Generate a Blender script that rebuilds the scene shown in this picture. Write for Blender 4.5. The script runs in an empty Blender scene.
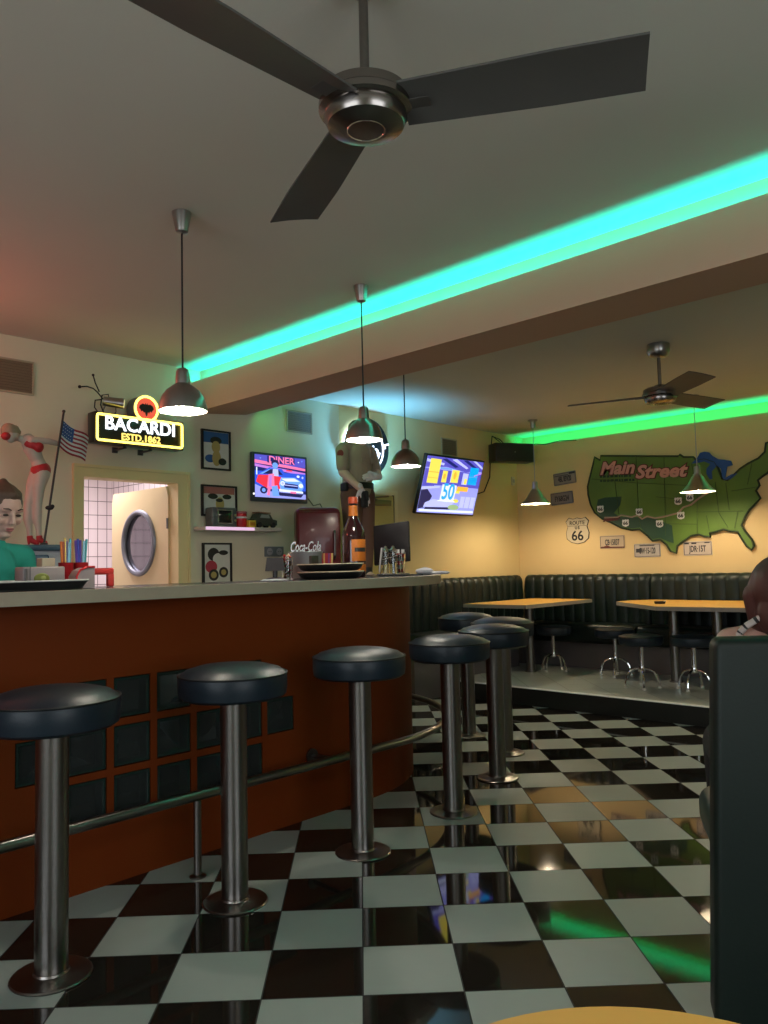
import bpy, bmesh, math, random
from mathutils import Vector, Matrix, Euler
random.seed(7)
PI = math.pi
SC = bpy.context.scene
COL = SC.collection

# ------------------------------------------------------------------ camera
cam_d = bpy.data.cameras.new('camera'); cam = bpy.data.objects.new('camera', cam_d); COL.objects.link(cam)
cam_d.sensor_fit = 'HORIZONTAL'; cam_d.sensor_width = 36.0; cam_d.lens = 36.0*795.1/768
cam_d.clip_start = 0.05
_yaw, _pitch, _roll = math.radians(-43.2292), 0.066978, -0.022824
_f = Vector((math.sin(_yaw)*math.cos(_pitch), math.cos(_yaw)*math.cos(_pitch), math.sin(_pitch)))
_r = Vector((math.cos(_yaw), -math.sin(_yaw), 0)); _u = _r.cross(_f)
_r2 = math.cos(_roll)*_r + math.sin(_roll)*_u; _u2 = -math.sin(_roll)*_r + math.cos(_roll)*_u
cam.matrix_world = Matrix(((_r2.x, _u2.x, -_f.x, 1.52492), (_r2.y, _u2.y, -_f.y, -1.92293), (_r2.z, _u2.z, -_f.z, 1.2647), (0, 0, 0, 1)))
SC.camera = cam

# ------------------------------------------------------------------ view, world, large lights
SC.view_settings.view_transform = 'Standard'; SC.view_settings.look = 'None'
SC.view_settings.gamma = 1.0; SC.view_settings.use_curve_mapping = False
SC.view_settings.exposure = 0.3
SC.cycles.use_denoising = True
SC.cycles.max_bounces = 8; SC.cycles.diffuse_bounces = 4; SC.cycles.glossy_bounces = 4
SC.cycles.transmission_bounces = 6; SC.cycles.sample_clamp_indirect = 4.0
SC.cycles.caustics_reflective = False; SC.cycles.caustics_refractive = False
wd = bpy.data.worlds.new('world'); SC.world = wd; wd.use_nodes = True
wd.node_tree.nodes['Background'].inputs[0].default_value = (0.55, 0.68, 0.9, 1)
wd.node_tree.nodes['Background'].inputs[1].default_value = 0.5

def area(name, loc, target, sx, sy, power, col, spread=PI):
    l = bpy.data.lights.new(name, 'AREA'); l.shape = 'RECTANGLE'; l.size = sx; l.size_y = sy
    l.energy = power; l.color = col; l.spread = spread
    o = bpy.data.objects.new(name, l); COL.objects.link(o); o.location = loc
    d = Vector(target)-Vector(loc)
    o.rotation_euler = d.to_track_quat('-Z', 'X' if abs(d.normalized().z) > .99 else 'Y').to_euler()
    return o
def strip(name, p0, p1, width, power, col, direction):
    """a straight LED tape between p0 and p1 shining along direction"""
    p0, p1 = Vector(p0), Vector(p1); L = (p1-p0).length
    l = bpy.data.lights.new(name, 'AREA'); l.shape = 'RECTANGLE'; l.size = L; l.size_y = width; l.energy = power; l.color = col
    o = bpy.data.objects.new(name, l); COL.objects.link(o)
    x = (p1-p0).normalized(); z = -Vector(direction).normalized(); y = z.cross(x).normalized(); z = x.cross(y)
    m = Matrix((x, y, z)).transposed().to_4x4(); m.translation = (p0+p1)/2; o.matrix_world = m
    return o
def point(name, loc, power, col, r=.05):
    l = bpy.data.lights.new(name, 'POINT'); l.energy = power; l.color = col; l.shadow_soft_size = r
    o = bpy.data.objects.new(name, l); COL.objects.link(o); o.location = loc; return o
# daylight added through two unseen windows, behind the camera and at the right
area('added_daylight', (0.6, -4.75, 1.55), (0.4, 0, 1.1), 2.9, 1.7, 48, (0.90, 0.97, 1.0))
area('added_daylight_side', (4.3, -1.4, 1.6), (-1.0, -.6, 1.2), 2.5, 1.7, 40, (0.90, 0.97, 1.0))
# LED tapes in the ceiling coves
strip('led_tape_cyan', (-3.66, 1.5405, 2.686), (4.1, 1.3465, 2.686), .012, 22, (0.0, 1.0, 0.78), (0, -.25, 1))
strip('led_tape_green', (-3.66, 5.99, 2.585), (4.1, 5.99, 2.585), .012, 14, (0.0, 1.0, 0.36), (0, -.25, 1))
strip('added_green_glow', (-3.6, 2.10, 2.56), (-3.0, 2.085, 2.56), .012, .8, (0.15, 1.0, 0.25), (-.6, .6, -.5))  # strip added behind the beam for the green glow on the left wall
_bl = bpy.data.lights.new('added_blue_spot', 'SPOT'); _bl.energy = 46; _bl.color = (0.16, 0.56, 0.95); _bl.spot_size = math.radians(150); _bl.spot_blend = 1.0; _bl.shadow_soft_size = .05
_bo = bpy.data.objects.new('added_blue_spot', _bl); COL.objects.link(_bo); _bo.location = (-3.36, 3.36, 1.98); _bo.rotation_euler = (PI, math.radians(-24), 0)  # spot added without a fixture, to tint the lounge ceiling blue
# red neon outside the frame at the left end of the bar
point('red_neon_light', (-3.1, -1.05, 2.35), 13, (1.0, 0.16, 0.12), .12)
# small lights added inside the bar, to brighten what the glass blocks show
point('block_fill_light', (-1.90, -.66, .64), 1.6, (0.55, 0.75, 1.0), .03)
point('block_fill_light', (-1.92, .38, .74), .5, (0.9, 0.95, 1.0), .03)
# small fluorescent tube in the washroom
area('washroom_tube', (-4.9, 1.2, 2.42), (-4.9, 1.2, 0), .9, .5, 46, (1.0, 0.9, 0.97))

# ------------------------------------------------------------------ materials
MATS = {}
def pm(name, col, rough=.5, metal=0.0, spec=.5, noise=0.0, nscale=20.0, bump=0.0, bscale=80.0, coat=0.0, trans=0.0, ior=1.45, sheen=0.0):
    if name in MATS: return MATS[name]
    m = bpy.data.materials.new(name); m.use_nodes = True; nt = m.node_tree; b = nt.nodes['Principled BSDF']
    b.inputs['Base Color'].default_value = (*col, 1); b.inputs['Roughness'].default_value = rough
    b.inputs['Metallic'].default_value = metal; b.inputs['Specular IOR Level'].default_value = spec
    b.inputs['Coat Weight'].default_value = coat; b.inputs['Transmission Weight'].default_value = trans; b.inputs['IOR'].default_value = ior
    tc = nt.nodes.new('ShaderNodeTexCoord')
    if noise > 0:
        n = nt.nodes.new('ShaderNodeTexNoise'); n.inputs['Scale'].default_value = nscale; n.inputs['Detail'].default_value = 5
        nt.links.new(tc.outputs['Object'], n.inputs['Vector'])
        mx = nt.nodes.new('ShaderNodeMix'); mx.data_type = 'RGBA'
        mx.inputs[6].default_value = (*[c*(1-noise) for c in col], 1); mx.inputs[7].default_value = (*[min(1, c*(1+noise)) for c in col], 1)
        nt.links.new(n.outputs['Fac'], mx.inputs[0]); nt.links.new(mx.outputs[2], b.inputs['Base Color'])
    if bump > 0:
        n = nt.nodes.new('ShaderNodeTexNoise'); n.inputs['Scale'].default_value = bscale; n.inputs['Detail'].default_value = 4
        nt.links.new(tc.outputs['Object'], n.inputs['Vector'])
        bp = nt.nodes.new('ShaderNodeBump'); bp.inputs['Strength'].default_value = bump; bp.inputs['Distance'].default_value = .01
        nt.links.new(n.outputs['Fac'], bp.inputs['Height']); nt.links.new(bp.outputs['Normal'], b.inputs['Normal'])
    MATS[name] = m; return m
def em(name, col, strength=1.0):
    if name in MATS: return MATS[name]
    m = bpy.data.materials.new(name); m.use_nodes = True; nt = m.node_tree; b = nt.nodes['Principled BSDF']
    b.inputs['Base Color'].default_value = (*[c*.3 for c in col], 1); b.inputs['Roughness'].default_value = .4
    b.inputs['Emission Color'].default_value = (*col, 1); b.inputs['Emission Strength'].default_value = strength
    MATS[name] = m; return m
def lin(r, g, b):
    f = lambda c: (c/255/12.92) if c/255 <= .04045 else ((c/255+.055)/1.055)**2.4
    return (f(r), f(g), f(b))

plaster = pm('plaster_cream', (.70, .64, .47), .85, spec=.2, noise=.04, nscale=3, bump=.05, bscale=120)
plaster_l = pm('plaster_warmlit', (.70, .55, .28), .85, spec=.2, noise=.04, nscale=3, bump=.05, bscale=120)  # left wall paint with the warm lounge lamplight put into its colour
plaster_y = pm('plaster_yellow', (.70, .54, .28), .85, spec=.2, noise=.04, nscale=3, bump=.05, bscale=120)
ceil_m = pm('ceiling_paint', (.66, .645, .56), .9, spec=.15, noise=.03, nscale=2, bump=.04, bscale=90)
beam_m = pm('beam_paint', (.60, .375, .265), .85, spec=.2, noise=.03, nscale=3)
door_m = pm('door_cream_paint', (.72, .58, .33), .5, noise=.03, nscale=5)
trim_m = pm('door_frame_paint', (.74, .61, .31), .5, noise=.04, nscale=6)
orange = pm('bar_orange_panel', (.155, .027, .0035), .5, spec=.15, noise=.12, nscale=2.5)
edge_m = pm('laminate_edge_beige', (.40, .33, .24), .5, noise=.06, nscale=30)
top_m = pm('bar_top_dark', (.03, .03, .032), .25, noise=.1, nscale=30)
steel = pm('brushed_steel', (.25, .23, .215), .28, metal=1.0, noise=.12, nscale=60, bump=.02, bscale=200)
steel_d = pm('dark_steel', (.16, .15, .15), .35, metal=1.0, noise=.1, nscale=50)
chrome = pm('polished_chrome', (.75, .75, .75), .08, metal=1.0)
alu = pm('spun_aluminium', (.42, .40, .38), .3, metal=1.0, noise=.08, nscale=40)
vinyl = pm('black_vinyl', (.010, .018, .027), .38, spec=.35, noise=.15, nscale=15, bump=.04, bscale=150)
vinyl_g = pm('dark_green_vinyl', (.003, .009, .0075), .42, spec=.38, noise=.15, nscale=12, bump=.04, bscale=120)
booth_m = pm('booth_green_vinyl', (.006, .013, .010), .5, spec=.4, noise=.15, nscale=9, bump=.05, bscale=90)
piping = pm('piping_black', (.006, .007, .008), .4)
wood_t = pm('table_yellow_laminate', (.76, .41, .09), .4, noise=.08, nscale=6)
tedge = pm('table_edge_grey', (.30, .26, .22), .4, noise=.06, nscale=20)
black = pm('black_plastic', (.012, .012, .013), .35, noise=.1, nscale=30)
blackm = pm('matte_black', (.015, .015, .016), .7, noise=.1, nscale=30)
white_m = pm('white_plastic', (.75, .75, .73), .4, noise=.03, nscale=20)
white_in = pm('lamp_white_enamel', (.85, .83, .78), .5, noise=.02, nscale=20)
grey_p = pm('grey_plastic', (.34, .34, .36), .45, noise=.05, nscale=20)
bulb_m = em('bulb_warm', (1.0, .80, .52), 60)
fan_m = pm('fan_grey_metal', (.13, .125, .12), .35, metal=.9, noise=.08, nscale=20)
fan_blade = pm('fan_blade_grey', (.085, .08, .072), .5, noise=.12, nscale=8)
skin = pm('skin', (.60, .33, .25), .5, noise=.06, nscale=30)
glass = pm('clear_glass', (.95, .97, .97), .03, trans=1.0, ior=1.45, noise=.01, nscale=5)
glassblock = pm('green_glass_block', (.025, .05, .04), .15, trans=.4, spec=.4, ior=1.4, noise=.1, nscale=12)
blockpane = pm('wavy_glass_pane', (.50, .56, .53), .06, trans=.95, spec=.15, ior=1.12, noise=.05, nscale=12, bump=.35, bscale=26)
red_p = pm('red_plastic', (.55, .02, .025), .35, noise=.06, nscale=20)

# ------------------------------------------------------------------ builders
class MB:
    """collects shapes, then links them as ONE mesh object"""
    def __init__(s): s.bm = bmesh.new(); s.mi = 0
    def _tag(s, faces):
        for f in faces: f.material_index = s.mi
    def _geom(s, verts, M):
        bmesh.ops.transform(s.bm, matrix=M, verts=verts)
        fs = set(f for v in verts for f in v.link_faces); s._tag(fs); return verts
    def box(s, x0, x1, y0, y1, z0, z1, bevel=0.0, seg=2, M=None):
        v = bmesh.ops.create_cube(s.bm, size=1)['verts']
        s._geom(v, Matrix.Translation(((x0+x1)/2, (y0+y1)/2, (z0+z1)/2)) @ Matrix.Diagonal((x1-x0, y1-y0, z1-z0, 1)))
        if bevel > 0:
            es = list(set(e for q in v for e in q.link_edges))
            r = bmesh.ops.bevel(s.bm, geom=es, offset=bevel, segments=seg, affect='EDGES', profile=.5)
            v = list(set(q for f in r['faces'] for q in f.verts)); s._tag(r['faces'])
            allf = set(f for q in v for f in q.link_faces); s._tag(allf); v = list(set(q for f in allf for q in f.verts))
        if M is not None: bmesh.ops.transform(s.bm, matrix=M, verts=v)
        return v
    def cyl(s, p0, p1, r0, r1=None, seg=20, caps=True):
        r1 = r0 if r1 is None else r1
        p0, p1 = Vector(p0), Vector(p1); d = p1-p0
        v = bmesh.ops.create_cone(s.bm, cap_ends=caps, segments=seg, radius1=r0, radius2=r1, depth=d.length)['verts']
        M = Matrix.Translation((p0+p1)/2) @ d.to_track_quat('Z', 'Y').to_matrix().to_4x4()
        return s._geom(v, M)
    def ball(s, c, r, scale=(1, 1, 1), rot=(0, 0, 0), u=20, v=12):
        q = bmesh.ops.create_uvsphere(s.bm, u_segments=u, v_segments=v, radius=r)['verts']
        return s._geom(q, Matrix.Translation(c) @ Euler(rot).to_matrix().to_4x4() @ Matrix.Diagonal((*scale, 1)))
    def limb(s, p0, p1, r0, r1, seg=16):
        s.cyl(p0, p1, r0, r1, seg); s.ball(p0, r0, u=seg, v=10); s.ball(p1, r1, u=seg, v=10)
    def chain(s, pts, seg=16):
        for (a, ra), (b, rb) in zip(pts[:-1], pts[1:]): s.limb(a, b, ra, rb, seg)
    def lathe(s, prof, c=(0, 0, 0), seg=36, M=None, a0=0, a1=2*PI):
        full = abs(a1-a0-2*PI) < 1e-6
        rings = []
        n = seg if full else seg+1
        for (r, z) in prof:
            if r < 1e-6: rings.append([s.bm.verts.new((c[0], c[1], c[2]+z))])
            else: rings.append([s.bm.verts.new((c[0]+r*math.cos(a0+(a1-a0)*k/seg), c[1]+r*math.sin(a0+(a1-a0)*k/seg), c[2]+z)) for k in range(n)])
        fs = []
        for A, B in zip(rings[:-1], rings[1:]):
            for k in range(seg):
                k2 = (k+1) % n
                if len(A) == 1 and len(B) == 1: continue
                if len(A) == 1: fs.append(s.bm.faces.new((A[0], B[k2], B[k])))
                elif len(B) == 1: fs.append(s.bm.faces.new((A[k], A[k2], B[0])))
                else: fs.append(s.bm.faces.new((A[k], A[k2], B[k2], B[k])))
        s._tag(fs); vs = [v for R in rings for v in R]
        if M is not None: bmesh.ops.transform(s.bm, matrix=M, verts=vs)
        return vs
    def prism(s, poly, z0, z1, M=None):
        """poly in xy, extruded z0..z1"""
        a = [s.bm.verts.new((x, y, z0)) for x, y in poly]; b = [s.bm.verts.new((x, y, z1)) for x, y in poly]
        n = len(poly); fs = [s.bm.faces.new(list(reversed(a))), s.bm.faces.new(b)]
        for k in range(n): fs.append(s.bm.faces.new((a[k], a[(k+1) % n], b[(k+1) % n], b[k])))
        s._tag(fs)
        if M is not None: bmesh.ops.transform(s.bm, matrix=M, verts=a+b)
        return a+b
    def prism_xz(s, poly, y0, y1):
        """poly in xz (seen from -y), extruded in y"""
        return s.prism([(x, z) for x, z in poly], -y1, -y0, M=Matrix.Rotation(PI/2, 4, 'X'))
    def prism_yz(s, poly, x0, x1):
        return s.prism(poly, x0, x1, M=Matrix(((0, 0, 1, 0), (1, 0, 0, 0), (0, 1, 0, 0), (0, 0, 0, 1))))
    def tube(s, pts, r, seg=10, closed=False):
        pts = [Vector(p) for p in pts]; n = len(pts); rings = []; prev = None
        for i, p in enumerate(pts):
            a = pts[(i-1) % n] if (closed or i > 0) else p; b = pts[(i+1) % n] if (closed or i < n-1) else p
            t = (b-a).normalized()
            if prev is None:
                up = Vector((0, 0, 1)) if abs(t.z) < .9 else Vector((1, 0, 0)); x = t.cross(up).normalized()
            else: x = (prev - t*prev.dot(t)).normalized()
            prev = x; y = t.cross(x)
            rr = r[i] if isinstance(r, (list, tuple)) else r
            rings.append([s.bm.verts.new(p + rr*(math.cos(2*PI*k/seg)*x + math.sin(2*PI*k/seg)*y)) for k in range(seg)])
        fs = []
        m = n if closed else n-1
        for i in range(m):
            A, B = rings[i], rings[(i+1) % n]
            for k in range(seg): fs.append(s.bm.faces.new((A[k], A[(k+1) % seg], B[(k+1) % seg], B[k])))
        if not closed: fs += [s.bm.faces.new(list(reversed(rings[0]))), s.bm.faces.new(rings[-1])]
        s._tag(fs)
    def text(s, body, size, M, depth=.002, bold=0.0, shear=0.0, sx=1.0, spacing=1.0):
        """raised lettering in the xz plane, facing -y, centred on M"""
        c = bpy.data.curves.new('t', 'FONT'); c.body = body; c.size = size; c.extrude = depth; c.offset = bold; c.shear = shear
        c.align_x = 'CENTER'; c.align_y = 'CENTER'; c.resolution_u = 3; c.space_character = spacing
        o = bpy.data.objects.new('t', c); COL.objects.link(o); dg = bpy.context.evaluated_depsgraph_get(); dg.update()
        me = bpy.data.meshes.new_from_object(o.evaluated_get(dg)); bpy.data.objects.remove(o); bpy.data.curves.remove(c)
        n0 = len(s.bm.verts); f0 = len(s.bm.faces); s.bm.from_mesh(me); bpy.data.meshes.remove(me)
        s.bm.verts.ensure_lookup_table(); s.bm.faces.ensure_lookup_table()
        bmesh.ops.transform(s.bm, matrix=M @ Matrix.Rotation(PI/2, 4, 'X') @ Matrix.Diagonal((sx, 1, 1, 1)), verts=s.bm.verts[n0:])
        s._tag(s.bm.faces[f0:])
    def build(s, name, mats, parent=None, loc=None, rotz=0.0, smooth=35, fuse=None, fsmooth=4):
        bmesh.ops.recalc_face_normals(s.bm, faces=s.bm.faces)
        if not isinstance(mats, (list, tuple)): mats = [mats]
        me = bpy.data.meshes.new(name)
        if fuse:
            tmp = bpy.data.meshes.new('tmp'); s.bm.to_mesh(tmp); o = bpy.data.objects.new('tmp', tmp); COL.objects.link(o)
            md = o.modifiers.new('r', 'REMESH'); md.mode = 'VOXEL'; md.voxel_size = fuse; md.adaptivity = 0
            sm = o.modifiers.new('s', 'SMOOTH'); sm.iterations = fsmooth; sm.factor = .5
            dg = bpy.context.evaluated_depsgraph_get(); dg.update()
            me = bpy.data.meshes.new_from_object(o.evaluated_get(dg)); me.name = name
            bpy.data.objects.remove(o); bpy.data.meshes.remove(tmp)
            for p in me.polygons: p.use_smooth = True
        else:
            if smooth:
                ang = math.radians(smooth)
                for f in s.bm.faces: f.smooth = True
                for e in s.bm.edges:
                    e.smooth = len(e.link_faces) == 2 and e.calc_face_angle(4) < ang
            s.bm.to_mesh(me)
        s.bm.free()
        if fuse: me.materials.clear()
        for m in mats: me.materials.append(m)
        o = bpy.data.objects.new(name, me); COL.objects.link(o)
        if parent: o.parent = parent
        if loc: o.location = loc
        o.rotation_euler.z = rotz
        return o
def tag(o, label, cat, group=None, kind=None):
    o['label'] = label; o['category'] = cat
    if group: o['group'] = group
    if kind: o['kind'] = kind
    return o
def thing(name, label, cat, loc=(0, 0, 0), rotz=0.0, group=None):
    o = bpy.data.objects.new(name, None); COL.objects.link(o); o.location = loc; o.rotation_euler.z = rotz
    o.empty_display_size = .1
    return tag(o, label, cat, group)
def struct(o): o['kind'] = 'structure'; return o
def kids(o): return [c for c in bpy.data.objects if c.parent == o]
def dup(root, loc, label, rotz=None):
    r = root.copy(); COL.objects.link(r); r.location = loc; r['label'] = label
    if rotz is not None: r.rotation_euler.z = rotz
    for ch in kids(root):
        c = ch.copy(); COL.objects.link(c); c.parent = r
        for g in kids(ch):
            d = g.copy(); COL.objects.link(d); d.parent = c
    return r
def T(x, y, z): return Matrix.Translation((x, y, z))
def arc(cx, cy, r, a0, a1, n, z=0): return [(cx+r*math.cos(math.radians(a0+(a1-a0)*k/n)), cy+r*math.sin(math.radians(a0+(a1-a0)*k/n)), z) for k in range(n+1)]

# ------------------------------------------------------------------ room shell
LX, RX, NY, FY, ZC, ZL = -3.7, 4.25, -4.6, 5.93, 2.81, 2.74
def floor_material():
    m = bpy.data.materials.new('checkerboard_floor_tiles'); m.use_nodes = True; nt = m.node_tree; N = nt.nodes; L = nt.links; b = N['Principled BSDF']
    tc = N.new('ShaderNodeTexCoord'); sp = N.new('ShaderNodeSeparateXYZ'); L.new(tc.outputs['Object'], sp.inputs[0])
    def math_(op, a, bv=None):
        n = N.new('ShaderNodeMath'); n.operation = op
        for i, x in enumerate((a, bv)):
            if x is None: continue
            if isinstance(x, (int, float)): n.inputs[i].default_value = x
            else: L.new(x, n.inputs[i])
        return n.outputs[0]
    u = math_('DIVIDE', sp.outputs['X'], .3); v = math_('DIVIDE', sp.outputs['Y'], .3)
    fu, fv = math_('FLOOR', u), math_('FLOOR', v)
    par = math_('FLOORED_MODULO', math_('ADD', fu, fv), 2.0)
    gu = math_('ABSOLUTE', math_('SUBTRACT', math_('FRACT', u), .5)); gv = math_('ABSOLUTE', math_('SUBTRACT', math_('FRACT', v), .5))
    grout = math_('GREATER_THAN', math_('MAXIMUM', gu, gv), .4925)
    cb = N.new('ShaderNodeCombineXYZ'); L.new(fu, cb.inputs[0]); L.new(fv, cb.inputs[1])
    wn = N.new('ShaderNodeTexWhiteNoise'); wn.noise_dimensions = '2D'; L.new(cb.outputs[0], wn.inputs['Vector'])
    ns = N.new('ShaderNodeTexNoise'); ns.inputs['Scale'].default_value = 14; ns.inputs['Detail'].default_value = 6; L.new(tc.outputs['Object'], ns.inputs['Vector'])
    def mix(f, a, c):
        n = N.new('ShaderNodeMix'); n.data_type = 'RGBA'; L.new(f, n.inputs[0])
        for i, x in ((6, a), (7, c)):
            if isinstance(x, tuple): n.inputs[i].default_value = (*x, 1)
            else: L.new(x, n.inputs[i])
        return n.outputs[2]
    wh = mix(wn.outputs['Value'], (.285, .325, .30), (.335, .375, .345)); wh = mix(math_('MULTIPLY', ns.outputs['Fac'], .25), wh, (.23, .26, .24))
    bl = mix(wn.outputs['Value'], (.011, .009, .007), (.018, .014, .011)); bl = mix(math_('MULTIPLY', ns.outputs['Fac'], .3), bl, (.026, .022, .017))
    c = mix(grout, mix(par, bl, wh), (.012, .012, .012)); L.new(c, b.inputs['Base Color'])
    r = mix(par, (.045, .045, .045), (.42, .42, .42)); r2 = mix(grout, r, (.8, .8, .8)); L.new(r2, b.inputs['Roughness'])
    sl = mix(par, (.5, .5, .5), (.25, .25, .25)); L.new(sl, b.inputs['Specular IOR Level'])
    return m
fm = MB()
S2 = 2**-.5
corn = [(LX, NY), (RX, NY), (RX, FY+.2), (LX, FY+.2)]
fm.prism([(S2*(x+y), S2*(y-x)) for x, y in corn], -.1, 0)
struct(fm.build('floor', floor_material(), rotz=PI/4))

def plat_material():
    m = bpy.data.materials.new('platform_grey_tiles'); m.use_nodes = True; nt = m.node_tree; N = nt.nodes; L = nt.links; b = N['Principled BSDF']
    tc = N.new('ShaderNodeTexCoord'); br = N.new('ShaderNodeTexBrick'); L.new(tc.outputs['Object'], br.inputs['Vector'])
    br.offset = 0; br.inputs['Scale'].default_value = 1.0; br.inputs['Brick Width'].default_value = .3; br.inputs['Row Height'].default_value = .3
    br.inputs['Mortar Size'].default_value = .003
    br.inputs['Color1'].default_value = (.37, .41, .37, 1); br.inputs['Color2'].default_value = (.42, .46, .42, 1); br.inputs['Mortar'].default_value = (.1, .1, .095, 1)
    L.new(br.outputs['Color'], b.inputs['Base Color']); b.inputs['Roughness'].default_value = .28
    return m
pf = MB(); pf.prism([(S2*(x+y), S2*(y-x)) for x, y in [(LX, 4.14), (RX, 4.14), (RX, FY), (LX, FY)]], 0, .15)
struct(pf.build('platform', plat_material(), rotz=PI/4))
pr = MB(); pr.box(LX, RX, 4.118, 4.14, 0, .146); struct(pr.build('trim_1', pm('riser_black', (.012, .013, .012), .35, noise=.1, nscale=20)))
pn = MB(); pn.box(LX, RX, 4.105, 4.16, .1465, .1535, .002); struct(pn.build('trim_2', pm('step_nosing_white', (.82, .84, .82), .4, metal=.0, noise=.05, nscale=40)))

cm = MB(); cm.box(LX-.2, RX+.2, NY-.2, 1.66, ZC, ZC+.12); struct(cm.build('ceiling', ceil_m))
cl = MB(); cl.box(LX-.2, RX+.2, 1.72, FY+.35, ZL, ZL+.19); struct(cl.build('ceiling_lounge', ceil_m))
bb = MB(); bb.prism_yz([(1.42, 2.47), (1.935, 2.52), (1.935, 2.93), (1.50, 2.93), (1.50, 2.67), (1.432, 2.67), (1.432, 2.71), (1.42, 2.71)], LX, RX)
for v in bb.bm.verts: v.co.y -= .025*(v.co.x+.76)
struct(bb.build('beam', beam_m, smooth=0))

# left wall with the washroom doorway
DY0, DY1, DZ = .609, 1.37, 1.93
wl = MB(); wl.box(LX-.12, LX, NY-.12, DY0, 0, ZC); wl.box(LX-.12, LX, DY0, DY1, DZ, ZC); wl.box(LX-.12, LX, DY1, 3.06, 0, ZC)
struct(wl.build('wall_left', plaster))
wl2 = MB(); wl2.box(LX-.12, LX, 3.06, FY+.3, 0, ZC); struct(wl2.build('wall_left_lounge', plaster_l))
wm = MB(); wm.prism_yz([(5.93, 0), (5.93, 2.612), (5.942, 2.612), (5.942, 2.57), (6.08, 2.57), (6.08, ZL), (6.25, ZL), (6.25, 0)], LX, RX)
struct(wm.build('wall_far', plaster_y, smooth=0))
wr = MB(); wr.box(RX, RX+.12, -.1, FY+.3, 0, ZC); wr.box(RX, RX+.12, NY-.12, -2.7, 0, ZC); wr.box(RX, RX+.12, -2.7, -.1, 0, .75); wr.box(RX, RX+.12, -2.7, -.1, 2.45, ZC)
struct(wr.build('wall_right', plaster))
wn_ = MB(); wn_.box(LX-.12, -.9, NY-.12, NY, 0, ZC); wn_.box(2.1, RX+.12, NY-.12, NY, 0, ZC); wn_.box(-.9, 2.1, NY-.12, NY, 0, .7); wn_.box(-.9, 2.1, NY-.12, NY, 2.4, ZC)
struct(wn_.build('wall_rear', plaster))
def window(name, w, h, loc, rotz):
    m = MB(); t = .06
    m.box(-w/2, w/2, -.04, .04, 0, t); m.box(-w/2, w/2, -.04, .04, h-t, h)
    for x in (-w/2, -t/2, w/2-t): m.box(x, x+t, -.035, .035, 0.001, h-.001)
    struct(m.build(name, white_m, loc=loc, rotz=rotz))
window('added_window_1', 3.0, 1.7, (.6, NY-.06, .7), 0); window('added_window_2', 2.6, 1.7, (RX+.06, -1.4, .75), PI/2)  # both windows are unseen, added as openings for the daylight

# washroom beyond the doorway
def tile_material():
    m = bpy.data.materials.new('white_wall_tiles'); m.use_nodes = True; nt = m.node_tree; N = nt.nodes; L = nt.links; b = N['Principled BSDF']
    tc = N.new('ShaderNodeTexCoord'); sp = N.new('ShaderNodeSeparateXYZ'); L.new(tc.outputs['Object'], sp.inputs[0])
    ad = N.new('ShaderNodeMath'); ad.operation = 'ADD'; L.new(sp.outputs['X'], ad.inputs[0]); L.new(sp.outputs['Y'], ad.inputs[1])
    cb = N.new('ShaderNodeCombineXYZ'); L.new(ad.outputs[0], cb.inputs[0]); L.new(sp.outputs['Z'], cb.inputs[1])
    br = N.new('ShaderNodeTexBrick'); br.offset = 0; L.new(cb.outputs[0], br.inputs['Vector']); br.inputs['Scale'].default_value = 1
    br.inputs['Brick Width'].default_value = .1; br.inputs['Row Height'].default_value = .142; br.inputs['Mortar Size'].default_value = .0035
    br.inputs['Color1'].default_value = (.66, .58, .58, 1); br.inputs['Color2'].default_value = (.70, .62, .62, 1); br.inputs['Mortar'].default_value = (.12, .1, .1, 1)
    L.new(br.outputs['Color'], b.inputs['Base Color']); b.inputs['Roughness'].default_value = .25
    return m
tm = tile_material()
w1 = MB(); w1.box(-6.2, LX-.12, 2.15, 2.25, 0, 2.5); struct(w1.build('wall_washroom', tm))
w2 = MB(); w2.box(-6.3, -6.2, -.4, 2.25, 0, 2.5); w2.box(-6.2, LX-.12, -.4, -.3, 0, 2.5); struct(w2.build('wall_washroom_far', tm))
w3 = MB(); w3.box(-6.3, LX-.12, -.4, 2.25, 2.5, 2.58); struct(w3.build('ceiling_washroom', ceil_m))
w4 = MB(); w4.box(-6.3, LX, -.4, 2.25, -.1, 0); struct(w4.build('floor_washroom', pm('washroom_floor', (.3, .28, .26), .5, noise=.1, nscale=8)))

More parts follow.
